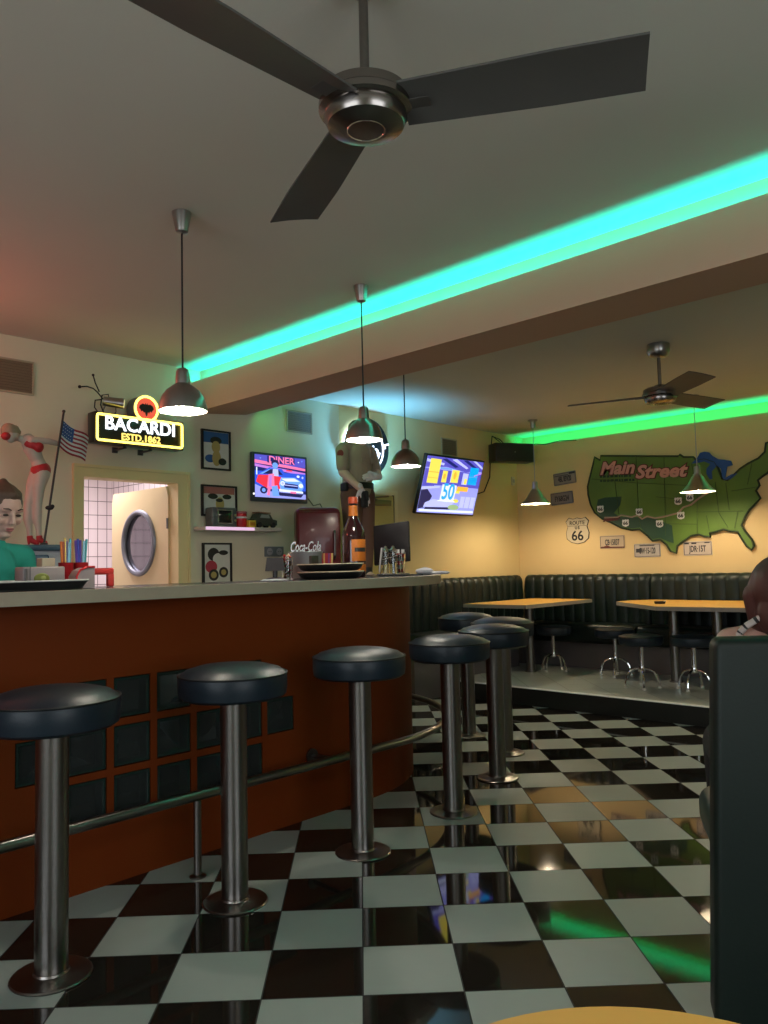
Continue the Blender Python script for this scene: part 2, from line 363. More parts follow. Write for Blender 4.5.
# washroom door: frame and leaf opened into the washroom
dfm = MB(); f0, f1 = .553, 1.503
for (a, b_) in ((f0, DY0+.012), (DY1-.012, f1-.055)): dfm.box(LX-.13, LX+.02, a, b_, 0, DZ-.012)
dfm.box(LX-.13, LX+.02, f0, f1-.055, DZ-.012, 1.9843)
dfm.box(LX, LX+.028, f0-.008, f0+.012, 0, 1.9845); dfm.box(LX, LX+.028, f1-.062, f1-.042, 0, 1.9845); dfm.box(LX, LX+.028, f0-.008, f1-.042, 1.985, 2.006)
dfr = struct(dfm.build('door_1', trim_m))
dl = thing('washroom_door', 'open cream washroom door with an oval pane, swung inward', 'door', (LX-.1, DY1-.005, 0))
lm = MB()
H, W = 1.905, .86
ov = [(-.43+.235*math.cos(a), 1.486+.245*math.sin(a)) for a in [2*PI*k/48 for k in range(48)]]
def ring_rect(mb, inner, x0, x1, z0, z1, y0, y1):
    outer = []
    cx = sum(p[0] for p in inner)/len(inner); cz = sum(p[1] for p in inner)/len(inner)
    for (x, z) in inner:
        dx, dz = x-cx, z-cz; ts = []
        if dx > 1e-9: ts.append((x1-cx)/dx)
        if dx < -1e-9: ts.append((x0-cx)/dx)
        if dz > 1e-9: ts.append((z1-cz)/dz)
        if dz < -1e-9: ts.append((z0-cz)/dz)
        t = min(ts); outer.append((cx+dx*t, cz+dz*t))
    n = len(inner); V = {}
    for key, pts, y in (('if', inner, y0), ('ib', inner, y1), ('of', outer, y0), ('ob', outer, y1)):
        V[key] = [mb.bm.verts.new((x, y, z)) for x, z in pts]
    for k in range(n):
        j = (k+1) % n
        for a, b2 in (('if', 'of'), ('ob', 'ib'), ('of', 'ob'), ('ib', 'if')):
            mb.bm.faces.new((V[a][k], V[a][j], V[b2][j], V[b2][k]))
ring_rect(lm, ov, -W, 0, 1.0, H, -.02, .02); lm.box(-W, 0, -.02, .02, .01, .9999)
lm.box(-W, 0, -.02, .02, H-.0001, H)
lm.build('leaf', door_m, dl)
om = MB(); om.tube([(x, -.022, z) for x, z in ov], .021, 8, closed=True); om.build('oval_rim', pm('oval_rim_grey', (.22, .23, .27), .4, metal=.5, noise=.05, nscale=20), dl)
gm = MB(); gm.prism_xz([(-.43+(x+.43)*.99, 1.486+(z-1.486)*.99) for x, z in ov], -.004, .004); gm.build('pane', pm('mirror_grey_glass', (.32, .32, .36), .06, metal=.9, noise=.03, nscale=3), dl)
hm = MB()
for z in (.3, 1.62): hm.cyl((.002, -.028, z-.04), (.002, -.028, z+.04), .008, seg=10)
hm.build('hinge', steel_d, dl)
hk = MB(); hk.cyl((-W+.06, -.02, 1.02), (-W+.06, -.06, 1.02), .01); hk.cyl((-W+.06, -.055, 1.02), (-W+.18, -.055, 1.02), .009); hk.build('door_handle', chrome, dl)

# staff door on the left wall beyond the beam
d2 = MB(); y0, y1, z1 = 3.10, 3.76, 1.94
d2.box(LX, LX+.03, y0-.045, y0, 0, z1+.045); d2.box(LX, LX+.03, y1, y1+.045, 0, z1+.045); d2.box(LX, LX+.03, y0, y1, z1, z1+.045)
df2 = struct(d2.build('door_2', trim_m))
d3 = MB(); d3.box(LX+.002, LX+.022, y0+.006, y1-.012, .01, z1-.008); struct(d3.build('door_leaf', pm('staff_door_yellow', (.60, .46, .15), .5, noise=.04, nscale=4), df2))
d5 = MB(); d5.box(LX+.001, LX+.021, y1-.011, y1-.001, .01, z1-.001); d5.build('door_gap', blackm, df2)
d4 = MB(); d4.box(LX+.022, LX+.062, y0+.36, y0+.58, 1.83, 1.885, .006); d4.tube([(LX+.045, y0+.40, 1.885), (LX+.075, y0+.3, 1.90), (LX+.04, y0+.56, 1.925)], .009, 8)
struct(d4.build('door_closer', pm('closer_bronze', (.23, .19, .09), .4, metal=.7, noise=.1, nscale=20), df2))
bsm = MB(); bsm.box(LX, LX+.015, -4.5, DY0-.07, 0, .09); bsm.box(LX, LX+.015, 1.46, 3.04, 0, .09); struct(bsm.build('baseboard_left', trim_m))

# ------------------------------------------------------------------ bar counter
bar = thing('bar_counter', 'long orange-fronted bar counter with glass blocks and rounded end', 'bar counter', (0, 0, 0))
BX, BR, BCX, BCY = -1.58, 1.0, -2.58, 1.2
YS = -3.4
cells_mid = [-.588, -.389, -.19, .009, .208, .407, .606]
ZR = [.345, .543, .741]
open_cells = set([(0, 1), (6, 1)] + [(c, r_) for c in range(1, 6) for r_ in range(3)])
hw = .0845
ycuts = sorted([YS] + [y-hw for y in cells_mid] + [y+hw for y in cells_mid] + [BCY])
zcuts = sorted([0.0] + [z-hw for z in ZR] + [z+hw for z in ZR] + [1.148])
fp = MB()
grid = {}
def gv(i, j, x):
    k = (i, j, x)
    if k not in grid: grid[k] = fp.bm.verts.new((x, ycuts[i], zcuts[j]))
    return grid[k]
def is_open(i, j):
    for (c, r_) in open_cells:
        if abs((ycuts[i]+ycuts[i+1])/2-cells_mid[c]) < .01 and abs((zcuts[j]+zcuts[j+1])/2-ZR[r_]) < .01: return True
    return False
BTH = .09
for i in range(len(ycuts)-1):
    for j in range(len(zcuts)-1):
        if not is_open(i, j):
            fp.bm.faces.new((gv(i, j, BX), gv(i+1, j, BX), gv(i+1, j+1, BX), gv(i, j+1, BX)))
            fp.bm.faces.new((gv(i, j, BX-BTH), gv(i, j+1, BX-BTH), gv(i+1, j+1, BX-BTH), gv(i+1, j, BX-BTH)))
        else:
            a = [(i, j), (i+1, j), (i+1, j+1), (i, j+1)]
            for k in range(4):
                p, q = a[k], a[(k+1) % 4]
                fp.bm.faces.new((gv(*p, BX), gv(*q, BX), gv(*q, BX-BTH), gv(*p, BX-BTH)))
out = arc(BCX, BCY, BR, 0, 96, 30); inn = arc(BCX, BCY, BR-BTH, 0, 96, 30)
poly = [(p[0], p[1]) for p in out] + [(p[0], p[1]) for p in reversed(inn)]
fp.prism(poly, 0, 1.148)
fp.build('front_panel', orange, bar, smooth=30)
bk = MB(); bk.box(BX-BTH-.36, BX-BTH-.34, YS, BCY, .02, 1.14); bk.box(BX-BTH-.345, BX-BTH, -1.05, -1.03, .02, 1.14); bk.box(BX-BTH-.345, BX-BTH, .85, .87, .02, 1.14); bk.box(BX-BTH-.345, BX-BTH, YS, BCY, .2, .22); bk.box(BX-BTH-.345, BX-BTH-.005, YS, BCY, .435, .452)
bk.build('inner_shelving', pm('bar_inside_dark', (.05, .045, .04), .7, noise=.1, nscale=10), bar)
# slab
def slab_poly(ro, ri): return [(p[0], p[1]) for p in arc(BCX, BCY, ro, 0, 96, 40)] + [(p[0], p[1]) for p in reversed(arc(BCX, BCY, ri, 0, 96, 30))]
ct = MB(); RO = 1.19
pts = [(BCX+RO, YS)] + slab_poly(RO, RO-.72) + [(BCX+RO-.72, YS)]
ct.prism(pts, 1.15, 1.196); ct.build('countertop', top_m, bar)
eb = MB(); RE = RO+.012
pts = [(BCX+RE, YS)] + slab_poly(RE, RE-.045) + [(BCX+RE-.045, YS)]
eb.prism(pts, 1.1485, 1.1985); eb.build('edge_band', edge_m, bar)
def blockmesh():
    m = MB(); b = .013; x0, x1, h = -.075, -.002, .081
    for (ya, yb, za, zb) in ((-h, h, -h, -h+b), (-h, h, h-b, h), (-h, -h+b, -h+b, h-b), (h-b, h, -h+b, h-b)): m.box(x0, x1, ya, yb, za, zb, .002, 1)
    m.mi = 1; m.box(x1-.010, x1-.004, -h+b, h-b, -h+b, h-b); m.box(x0+.004, x0+.010, -h+b, h-b, -h+b, h-b); return m
gb0 = None
for (c, r_) in sorted(open_cells):
    if gb0 is None:
        gb0 = blockmesh().build('glass_block', [glassblock, blockpane], bar, loc=(BX, cells_mid[c], ZR[r_]))
    else:
        g = gb0.copy(); COL.objects.link(g); g.parent = bar; g.location = (BX, cells_mid[c], ZR[r_])
# foot rail
RRX, RZ = -1.37, .328
rl = MB(); rpts = [(RRX, YS+.1, RZ), (RRX, -1.0, RZ), (RRX, 0, RZ), (RRX, .6, RZ), (RRX, 1.1, RZ)] + arc(BCX, BCY, RRX-BCX, 0, 96, 32, RZ)
rl.tube(rpts, .021, 14); rail = rl.build('foot_rail', steel, bar)
def post(p):
    m = MB(); m.cyl((p[0], p[1], .004), (p[0], p[1], RZ-.018), .016, seg=14); m.lathe([(0, 0), (.034, 0), (.034, .006), (.02, .012), (0, .012)], (p[0], p[1], 0), 20)
    m.build('rail_post', steel, rail)
for p in ((RRX, -2.0), (RRX, -1.0), (RRX, -.015), (RRX, .965)): post(p)
for a in (40, 80): post((BCX+(RRX-BCX)*math.cos(math.radians(a)), BCY+(RRX-BCX)*math.sin(math.radians(a))))
for y in (.80,):
    m = MB(); m.cyl((BX+.001, y, .31), (BX+.012, y, .31), .036, seg=20); m.cyl((BX+.012, y, .31), (RRX-.012, y, RZ-.008), .011, seg=12); m.build('rail_bracket', steel_d, rail)

# crumpled white bags seen through the glass blocks
def lump(name, label, loc, s, seed, mat):
    m = MB(); v = m.ball((0, 0, 0), .06*s, (0.6, 1, .75), u=28, v=18); rnd = random.Random(seed)
    ph = [(Vector((rnd.uniform(-1, 1), rnd.uniform(-1, 1), rnd.uniform(-1, 1)))*90/s, rnd.uniform(0, 6)) for _ in range(7)]
    for q in v:
        d = sum(abs(math.sin(q.co.dot(k)+a)) for k, a in ph)/7
        q.co *= .75+.5*d
    zmin = min(q.co.z for q in v)
    o = m.build(name, mat, loc=(loc[0], loc[1], loc[2]-zmin), smooth=50)
    return tag(o, label, 'paper', 'crumpled paper behind the glass blocks')
paper = pm('white_paper', (.7, .7, .7), .7, noise=.05, nscale=30)
lump('crumpled_paper', 'crumpled white paper behind the lone glass block at the left end', (-1.77, -.60, .4525), 2.3, 1, paper)
lump('crumpled_paper', 'crumpled white paper behind the middle row block left of the second stool', (-1.77, .20, .4525), 2.2, 2, paper)
lump('crumpled_paper', 'crumpled white paper behind the lone glass block at the right end', (-1.77, .60, .4525), 2.3, 3, paper)
lump('crumpled_paper', 'crumpled white paper behind the blocks right beside the first stool post', (-1.77, -.27, .4525), 1.7, 4, paper)

# ------------------------------------------------------------------ bar stools
def bar_stool(loc, label):
    t = thing('bar_stool', label, 'bar stool', loc, 0, 'chrome-post bar stools along the counter')
    m = MB(); m.lathe([(0, 0), (.122, 0), (.124, .004), (.12, .008), (.07, .012), (.056, .016), (.053, .022), (0, .022)], seg=48); m.build('base_plate', steel, t)
    m = MB(); m.cyl((0, 0, .018), (0, 0, .770), .0505, seg=40); m.build('post', steel, t)
    m = MB(); m.lathe([(r_, z_+.046) for r_, z_ in [(0, .722), (.12, .722), (.19, .724), (.205, .735), (.2085, .76), (.2085, .806), (.205, .815), (.2, .818), (.18, .832), (.13, .846), (.07, .853), (0, .855)]], seg=56); m.build('seat', vinyl, t)
    m = MB(); m.tube(arc(0, 0, .2075, 0, 351, 39, .860), .0045, 8, closed=True); m.build('seat_piping', piping, t)
    return t
st = bar_stool((-1.037, -.774, 0), 'black-seated bar stool nearest the camera, cut by the left edge of the photo')
stool_spots = [((-1.047, -.063, 0), 'black-seated bar stool in front of the glass blocks, second from the left'),
    ((-1.044, .624, 0), 'black-seated bar stool before the plain orange panel, third from the left'),
    ((-1.086, 1.325, 0), 'black-seated bar stool at the bend of the counter, fourth from the left'),
    ((-1.286, 1.994, 0), 'black-seated bar stool furthest right, fifth around the counter end'),
    ((-1.60, 2.535, 0), 'black-seated bar stool mostly hidden behind the fifth stool'),
    ((-2.13, 2.83, 0), 'black-seated bar stool last around the counter end, beyond the foot rail')]
for i, (p, lab) in enumerate(stool_spots): dup(st, p, lab, rotz=.4*i)

# ------------------------------------------------------------------ pendant lamps
def pendant(kind, loc, zb, zt, label, power):
    t = thing('pendant_lamp', label, 'pendant lamp', (loc[0], loc[1], zt), 0, 'aluminium pendant lamps')
    h = zt-zb
    m = MB(); m.lathe([(0, 0), (.042, 0), (.042, -.004), (.026, -.085), (.012, -.092), (0, -.092)] if kind == 'dome' else [(0, 0), (.05, 0), (.05, -.012), (.028, -.02), (.024, -.085), (0, -.087)], seg=28); m.build('ceiling_cup', alu, t)
    if kind == 'dome':
        prof = [(.0, .185), (.016, .185), (.024, .178), (.028, .165), (.031, .118), (.045, .108), (.07, .088), (.09, .058), (.1, .026), (.103, .0)]
        pin = [(.1005, .0), (.0975, .026), (.0875, .057), (.068, .085), (.043, .105), (.0, .11)]
    else:
        prof = [(.0, .235), (.02, .235), (.026, .228), (.03, .165), (.036, .162), (.038, .15), (.052, .135), (.085, .075), (.115, .038), (.145, .012), (.152, .0)]
        pin = [(.149, .0), (.142, .011), (.112, .036), (.082, .073), (.05, .13), (.0, .145)]
    m = MB(); m.cyl((0, 0, -.08), (0, 0, -h+prof[0][1]-.005), .004, seg=8); m.build('cord', blackm if kind == 'dome' else grey_p, t)
    m = MB(); m.lathe([(r, z-h) for r, z in prof], seg=44); sh = m.build('shade', alu, t)
    m = MB(); m.lathe([(r, z-h) for r, z in pin], seg=44); m.build('shade_lining', white_in, sh)
    m = MB(); s = .034 if kind == 'dome' else .04; z0 = .035 if kind == 'dome' else .05
    m.lathe([(0, -s), (s*.5, -s*.87), (s*.87, -s*.5), (s, 0), (s*.87, s*.5), (s*.5, s*.95), (s*.4, s*1.7), (0, s*1.7)], (0, 0, z0-h), 20); m.build('bulb', em('bulb_%s_%d' % (kind, power), (1.0, .91, .76) if kind == 'dome' else (1.0, .80, .54), power), t)
    return t
pendant('dome', (-1.39, -.06), 1.94, ZC, 'domed aluminium pendant lamp beside the yellow neon sign', 300)
pendant('dome', (-1.50, 1.15), 1.95, ZC, 'domed aluminium pendant lamp hanging in front of the uniformed statue', 300)
pendant('dome', (-2.06, 2.12), 1.935, ZL, 'domed aluminium pendant lamp nearest the slanted television', 300)
pendant('cone', (-2.95, 5.13), 1.862, ZL, 'conical aluminium pendant lamp in the corner over the single-leg table', 420)
pendant('cone', (-1.30, 5.22), 1.86, ZL, 'conical aluminium pendant lamp hanging before the painted map', 420)

pendant('dome', (1.27, -1.36), 2.02, ZC, 'added domed aluminium pendant lamp over the round foreground table, above the frame', 200)  # lamp added out of view to light the foreground table
pendant('cone', (1.0, 5.1), 1.86, ZL, 'added conical aluminium pendant lamp further right in the lounge, beyond the frame', 420)  # lamp added out of view to brighten the lounge wall and ceiling
# ------------------------------------------------------------------ ceiling fans
def fan(loc, zt, zb, angs, label, cup, reach=.70):
    t = thing('ceiling_fan', label, 'ceiling fan', (loc[0], loc[1], zt), 0, 'three-blade ceiling fans'); h = zt-zb
    m = MB(); m.lathe([(0, 0), (.075, 0), (.078, -.05), (.066, -.075), (.05, -.09), (.02, -.095), (0, -.095)] if not cup else [(0, 0), (.05, 0), (.052, -.02), (.04, -.035), (0, -.036)], seg=32); m.build('canopy', alu, t)
    m = MB(); m.cyl((0, 0, -.034), (0, 0, -h+.10), .0125, seg=16); m.build('downrod', steel, t)
    m = MB(); m.lathe([(r_*1.13, z_*1.05) for r_, z_ in [(0, .125), (.03, .125), (.05, .112), (.085, .105), (.1, .095), (.102, .072), (.108, .066), (.108, .05), (.094, .044), (.096, .03), (.088, .012), (.06, .002), (.045, 0), (.043, .003), (.04, .0), (0, -.002)]], (0, 0, -h), 48)
    mo = m.build('motor_housing', pm('fan_motor_bronze_grey', (.28, .25, .23), .25, metal=1.0, noise=.06, nscale=20), t)
    m = MB(); m.tube(arc(0, 0, .0486, 0, 350, 35, -h+.001), .0022, 6, closed=True); m.build('trim_ring', chrome, mo)
    for a in angs:
        m = MB(); n = 14; top, bot = [], []
        for k in range(n+1):
            r = .10+(reach-.10)*k/n; w = .068+.016*min(1, k/n*1.6)
            for s_ in (-1, 1): pass
            top.append((r, w)); 
        f_ = []
        V = {}
        for k, (r, w) in enumerate(top):
            for j, s_ in enumerate((-1, -.5, 0, .5, 1)):
                for q, dz in enumerate((0, -.006)):
                    V[k, j, q] = m.bm.verts.new((r, s_*w, .06-h - s_*.018 + .004*(1-s_*s_) + dz))
        for k in range(n):
            for j in range(4):
                m.bm.faces.new((V[k, j, 0], V[k+1, j, 0], V[k+1, j+1, 0], V[k, j+1, 0])); m.bm.faces.new((V[k, j, 1], V[k, j+1, 1], V[k+1, j+1, 1], V[k+1, j, 1]))
            for j in (0, 4): m.bm.faces.new((V[k, j, 0], V[k, j, 1], V[k+1, j, 1], V[k+1, j, 0]))
        for k in (0, n):
            for j in range(4): m.bm.faces.new((V[k, j, 0], V[k, j+1, 0], V[k, j+1, 1], V[k, j, 1]))
        m.box(.10, .17, -.022, .022, .052-h, .0535-h)
        b = m.build('blade', fan_blade, t); b.rotation_euler.z = math.radians(a)
    return t
fan((.14, -.485), ZC, 2.392, (29, 155, 270), 'large grey three-blade ceiling fan overhead at the top of the photo', True)
fan((-.775, 3.32), ZL, 2.325, (-43, 77, 197), 'smaller distant grey ceiling fan in front of the green lit cove', False, .62)

# ------------------------------------------------------------------ wall vents
def vent(y, z, w, h, label):
    t = thing('wall_vent', label, 'vent', (LX, y, z), PI/2, 'louvred wall vents')
    m = MB(); f = .012
    for (a, b, c, d) in ((-w/2, w/2, -h/2, -h/2+f), (-w/2, w/2, h/2-f, h/2), (-w/2, -w/2+f, -h/2+f, h/2-f), (w/2-f, w/2, -h/2+f, h/2-f)): m.box(a, b, -.014, 0, c, d)
    m.build('frame', pm('vent_frame_cream', (.42, .36, .24), .5, noise=.05, nscale=20), t)
    m = MB(); n = max(6, int(h/.02))
    for k in range(n):
        zz = -h/2+f+(h-2*f)*(k+.5)/n; m.box(-w/2+f, w/2-f, -.0008, .0008, -.009, .009, M=T(0, -.009, zz) @ Matrix.Rotation(.7, 4, 'X'))
    m.build('louvres', pm('vent_slats_brown', (.24, .19, .12), .5, noise=.05, nscale=20), t)
    m = MB(); m.box(-w/2+f, w/2-f, -.001, -.0001, -h/2+f, h/2-f); m.build('backing', blackm, t)
vent(.05, 2.545, .46, .225, 'brown slatted wall vent high at the left edge of the photo')
vent(2.577, 2.525, .29, .19, 'dark slatted wall vent just below the ceiling beam')
vent(4.66, 2.495, .26, .19, 'dark slatted wall vent above the slanted television')

# ------------------------------------------------------------------ neon sign
sg = thing('neon_sign', 'black box bar sign with glowing yellow border and white lettering', 'neon sign', (LX+.14, .955, 2.243), PI/2)
m = MB(); m.box(-.345, .345, -.05, .05, -.105, .105, .006); m.build('sign_box', pm('sign_black', (.018, .017, .012), .3, noise=.1, nscale=10), sg)
neon_y = em('neon_yellow', (1.0, .78, .12), 3.2); neon_w = em('neon_white', (.86, .91, 1.0), 1.9); neon_y2 = em('neon_yellow_text', (1.0, .74, .16), 1.35)
def rrect(w, h, r, n=5):
    o = []
    for cx, cz, a in ((w-r, h-r, 0), (-w+r, h-r, 90), (-w+r, -h+r, 180), (w-r, -h+r, 270)):
        o += [(cx+r*math.cos(math.radians(a+90*k/n)), cz+r*math.sin(math.radians(a+90*k/n))) for k in range(n+1)]
    return o
m = MB(); m.tube([(x, -.056, z) for x, z in rrect(.328, .088, .015)], .0085, 8, closed=True); m.build('neon_border', neon_y, sg)
m = MB(); m.text('BACARDI', .128, T(.0, -.054, .030), .003, .002, sx=1.0, spacing=1.03)
for x in (-.27, .268): pass
m.build('lettering_white', neon_w, sg)
m = MB(); m.text('ESTD.1862',   .066, T(.0, -.054, -.052), .003, .0012, spacing=1.02); m.build('lettering_yellow', neon_y2, sg)
m = MB(); m.lathe([(0, -.05), (.098, -.05), (.098, .05), (0, .05)], M=T(.04, 0, .165) @ Matrix.Rotation(PI/2, 4, 'X'), seg=40); rd = m.build('emblem_drum', pm('sign_drum_grey', (.10, .11, .12), .4, noise=.05, nscale=10), sg)
m = MB(); m.lathe([(0, 0), (.08, 0), (.08, .004), (0, .004)], M=T(.04, -.05, .165) @ Matrix.Rotation(PI/2, 4, 'X'), seg=40); m.build('emblem_disc', em('emblem_red', (.75, .09, .05), .8), rd)
m = MB(); m.tube([(.04+.088*math.cos(a), -.057, .165+.088*math.sin(a)) for a in [2*PI*k/40 for k in range(40)]], .0085, 8, closed=True); m.build('emblem_neon_ring', neon_y, rd)
bat = [(0, .03), (.008, .042), (.012, .03), (.03, .036), (.052, .022), (.058, .002), (.048, -.006), (.04, -.022), (.03, -.014), (.02, -.03), (.012, -.02), (.006, -.045), (0, -.052)]
bat = bat + [(-x, z) for x, z in reversed(bat[1:-1])]
m = MB(); m.prism_xz([(x+.04, z+.165) for x, z in bat], -.0565, -.0545); m.build('bat_emblem', blackm, rd)
for x in (-.1, .1):
    m = MB(); m.box(x-.006, x+.006, -.02, .1385, -.125, -.115); m.box(x-.006, x+.006, -.01, .01, -.125, -.10); m.box(x-.02, x+.02, .13, .139, -.14, -.1)
    m.build('wall_bracket', steel_d, sg)

# small spotlight with curly cables on top of the sign
sp = thing('spotlight', 'small silver spotlight with curled cables above the neon sign', 'spotlight', (LX+.14, .74, 2.3485), PI/2)
m = MB(); m.cyl((-.03, .02, .09), (.085, -.05, .075), .033, .036, 20); m.build('can', alu, sp)
m = MB(); m.cyl((.084, -.0495, .075), (.088, -.052, .0745), .03, seg=20); m.build('lens', em('spot_lens', (.9, .85, .4), .5), sp)
m = MB(); m.tube([(-.02, .01, .06), (-.03, .02, .03), (-.02, .03, .002), (.03, .02, .002)], .004, 8); m.tube([(.04, -.02, .05), (.045, -.015, .02), (.04, 0, .002)], .004, 8)
m.build('bracket', steel_d, sp)
m = MB()
m.tube([(-.03, .02, .10), (-.07, .03, .15), (-.10, .03, .17), (-.15, .02, .175), (-.20, .02, .165)], .0045, 8); m.tube([(-.06, .02, .15), (-.09, .02, .21), (-.105, .02, .26)], .0045, 8)
m.tube([(-.04, .02, .1), (-.085, .03, .09), (-.09, .03, .04), (-.06, .03, .004)], .0045, 8); m.tube([(0, .0, .1), (.0, .01, .14), (-.04, .02, .13), (-.05, .02, .06), (-.02, .03, .004)], .0045, 8)
m.ball((-.20, .02, .165), .011); m.ball((-.105, .02, .26), .009)
m.build('cable', blackm, sp)

# ------------------------------------------------------------------ framed pictures (plain generic stand-ins)
def picture(y, z, w, h, label, bg, shapes):
    t = thing('framed_picture', label, 'picture', (LX, y, z), PI/2, 'framed pictures beside the doorway')
    m = MB(); f = .014
    for (a, b, c, d) in ((-w/2, w/2, -h/2, -h/2+f), (-w/2, w/2, h/2-f, h/2), (-w/2, -w/2+f, -h/2+f, h/2-f), (w/2-f, w/2, -h/2+f, h/2-f)): m.box(a, b, -.022, 0, c, d)
    m.build('frame', black, t)
    mats = [bg]; m = MB(); m.box(-w/2+f, w/2-f, -.010, -.002, -h/2+f, h/2-f)
    for mat, kind, args in shapes:
        if mat not in mats: mats.append(mat)
        m.mi = mats.index(mat)
        d = -.0104-.0002*(shapes.index((mat, kind, args)))
        if kind == 'r': x0, x1, z0, z1_ = args; m.prism_xz([(x0*w, z0*h), (x1*w, z0*h), (x1*w, z1_*h), (x0*w, z1_*h)], d, -.0099)
        else:
            cx, cz, rx, rz = args; m.prism_xz([(cx*w+rx*w*math.cos(2*PI*k/20), cz*h+rz*h*math.sin(2*PI*k/20)) for k in range(20)], d, -.0099)
    m.build('print', mats, t, smooth=0)
pb = pm('print_blue', (.03, .11, .30), .3, noise=.2, nscale=12); pw = pm('print_pale', (.62, .64, .58), .3, noise=.12, nscale=12)
py = pm('print_straw', (.42, .34, .12), .3, noise=.1, nscale=20); pk = pm('print_black', (.02, .02, .022), .3, noise=.1, nscale=20)
ppk = pm('print_rose', (.42, .16, .14), .3, noise=.15, nscale=12); pred = pm('print_red', (.40, .04, .07), .3, noise=.1, nscale=12)
picture(1.708, 2.20, .27, .315, 'framed picture with blue top band, uppermost of the stacked three', pw,
    [(pb, 'r', (-.44, .44, .18, .45)), (pk, 'e', (0, .24, .2, .1)), (py, 'e', (.0, .08, .15, .15)), (pb, 'e', (-.2, -.22, .18, .1)), (py, 'e', (.02, -.2, .15, .2)), (pk, 'e', (.22, -.28, .14, .09))])
picture(1.735, 1.80, .33, .245, 'framed picture with pinkish top band, partly behind the shelf items', pw,
    [(ppk, 'r', (-.44, .44, .22, .44)), (pk, 'e', (-.18, .14, .14, .09)), (pk, 'e', (.22, .14, .13, .08)), (py, 'e', (.02, -.1, .12, .22)), (pk, 'e', (0, .02, .1, .06))])
picture(1.71, 1.31, .27, .32, 'framed picture with red and black shapes, lowest of the three under the shelf', pw,
    [(pk, 'e', (-.12, .22, .2, .16)), (pw, 'e', (.05, .1, .2, .15)), (pred, 'e', (-.2, -.08, .2, .15)), (pk, 'e', (-.12, -.28, .17, .14)), (py, 'e', (-.12, -.28, .1, .08)), (pk, 'e', (.22, -.22, .16, .13)), (py, 'e', (.22, -.22, .09, .07)), (pk, 'e', (.22, .26, .16, .06))])

# ------------------------------------------------------------------ wall shelf and what is on it
sh = thing('wall_shelf', 'narrow pale wall shelf between the lower framed pictures', 'shelf', (LX, 1.875, 1.575), PI/2)
m = MB(); m.box(-.37, .37, -.155, 0, -.0145, .0145, .002); m.build('board', pm('shelf_white_laminate', (.55, .50, .44), .5, noise=.04, nscale=12), sh)
m = MB(); m.box(-.365, .09, -.158, -.1555, -.012, .012); m.build('led_front', em('shelf_led_pink', (.85, .55, .78), .75), sh)
rt = thing('retro_radio', 'small grey retro radio set on the wall shelf', 'radio', (LX+.075, 1.705, 1.5905), PI/2)
m = MB(); m.box(-.115, .115, -.05, .05, 0, .15, .012, 3); m.build('case', pm('radio_grey', (.10, .11, .11), .4, noise=.08, nscale=14), rt)
m = MB(); m.box(-.06, .06, -.054, -.0505, .03, .125, .0015); sc = m.build('screen', pm('radio_screen', (.012, .014, .016), .1), rt)
m = MB()
for a, b, c, d in ((-.066, .066, .024, .03), (-.066, .066, .125, .131), (-.066, -.06, .03, .125), (.06, .066, .03, .125)): m.box(a, b, -.056, -.0502, c, d)
m.build('bezel', pm('radio_silver', (.4, .4, .38), .3, metal=.8), rt)
for z in (.05, .09): 
    m = MB(); m.cyl((.09, -.0505, z), (.09, -.062, z), .011, seg=16); m.build('knob', chrome, rt)
jr = thing('jar', 'red jar with white band on the wall shelf', 'jar', (LX+.08, 1.885, 1.5905))
m = MB(); m.lathe([(0, 0), (.046, 0), (.05, .01), (.05, .105), (.045, .11), (0, .11)], seg=28); m.build('body', red_p, jr)
m = MB(); m.lathe([(.0502, .07), (.0512, .072), (.0512, .082), (.0502, .084)], seg=28); m.build('band', white_m, jr)
m = MB(); m.lathe([(0, .1102), (.051, .1102), (.052, .122), (.048, .126), (0, .126)], seg=28); m.build('lid', pm('jar_lid_pink', (.42, .12, .14), .4, noise=.05, nscale=20), jr)
yb = MB(); yb.box(-.035, .035, -.022, .022, 0, .055, .004); yb.mi = 1; yb.box(-.024, .024, -.0228, -.0219, .012, .04)
tag(yb.build('small_box', [pm('box_yellow', (.62, .45, .04), .45, noise=.06, nscale=20), pm('box_orange_print', (.5, .22, .02), .45)], loc=(LX+.131, 1.95, 1.5905), rotz=PI/2), 'small yellow box on the shelf in front of the red jar', 'box')
car = thing('toy_car', 'dark toy car model with brown roof at the shelf end', 'toy car', (LX+.08, 2.10, 1.5905), PI/2)
m = MB(); m.prism_xz([(-.11, .02), (.12, .02), (.12, .06), (.075, .07), (.05, .11), (-.06, .115), (-.085, .075), (-.11, .07)], -.045, .045); m.build('body', pm('toy_green_black', (.05, .06, .045), .35, noise=.2, nscale=20), car)
m = MB(); m.prism_xz([(.052, .1155), (-.062, .1205), (-.065, .128), (.055, .123)], -.046, .046); m.build('roof', pm('toy_brown', (.28, .13, .07), .5, noise=.1, nscale=20), car)
for x in (-.065, .075):
    for y in (-.046, .046): 
        m = MB(); m.cyl((x, y-.01, .022), (x, y+.01, .022), .022, seg=18); m.build('wheel', blackm, car)
m = MB(); m.prism_xz([(.045, .076), (-.055, .08), (-.04, .106), (.035, .104)], -.0462, -.0452); m.build('window', pm('toy_glass', (.3, .32, .3), .15), car)

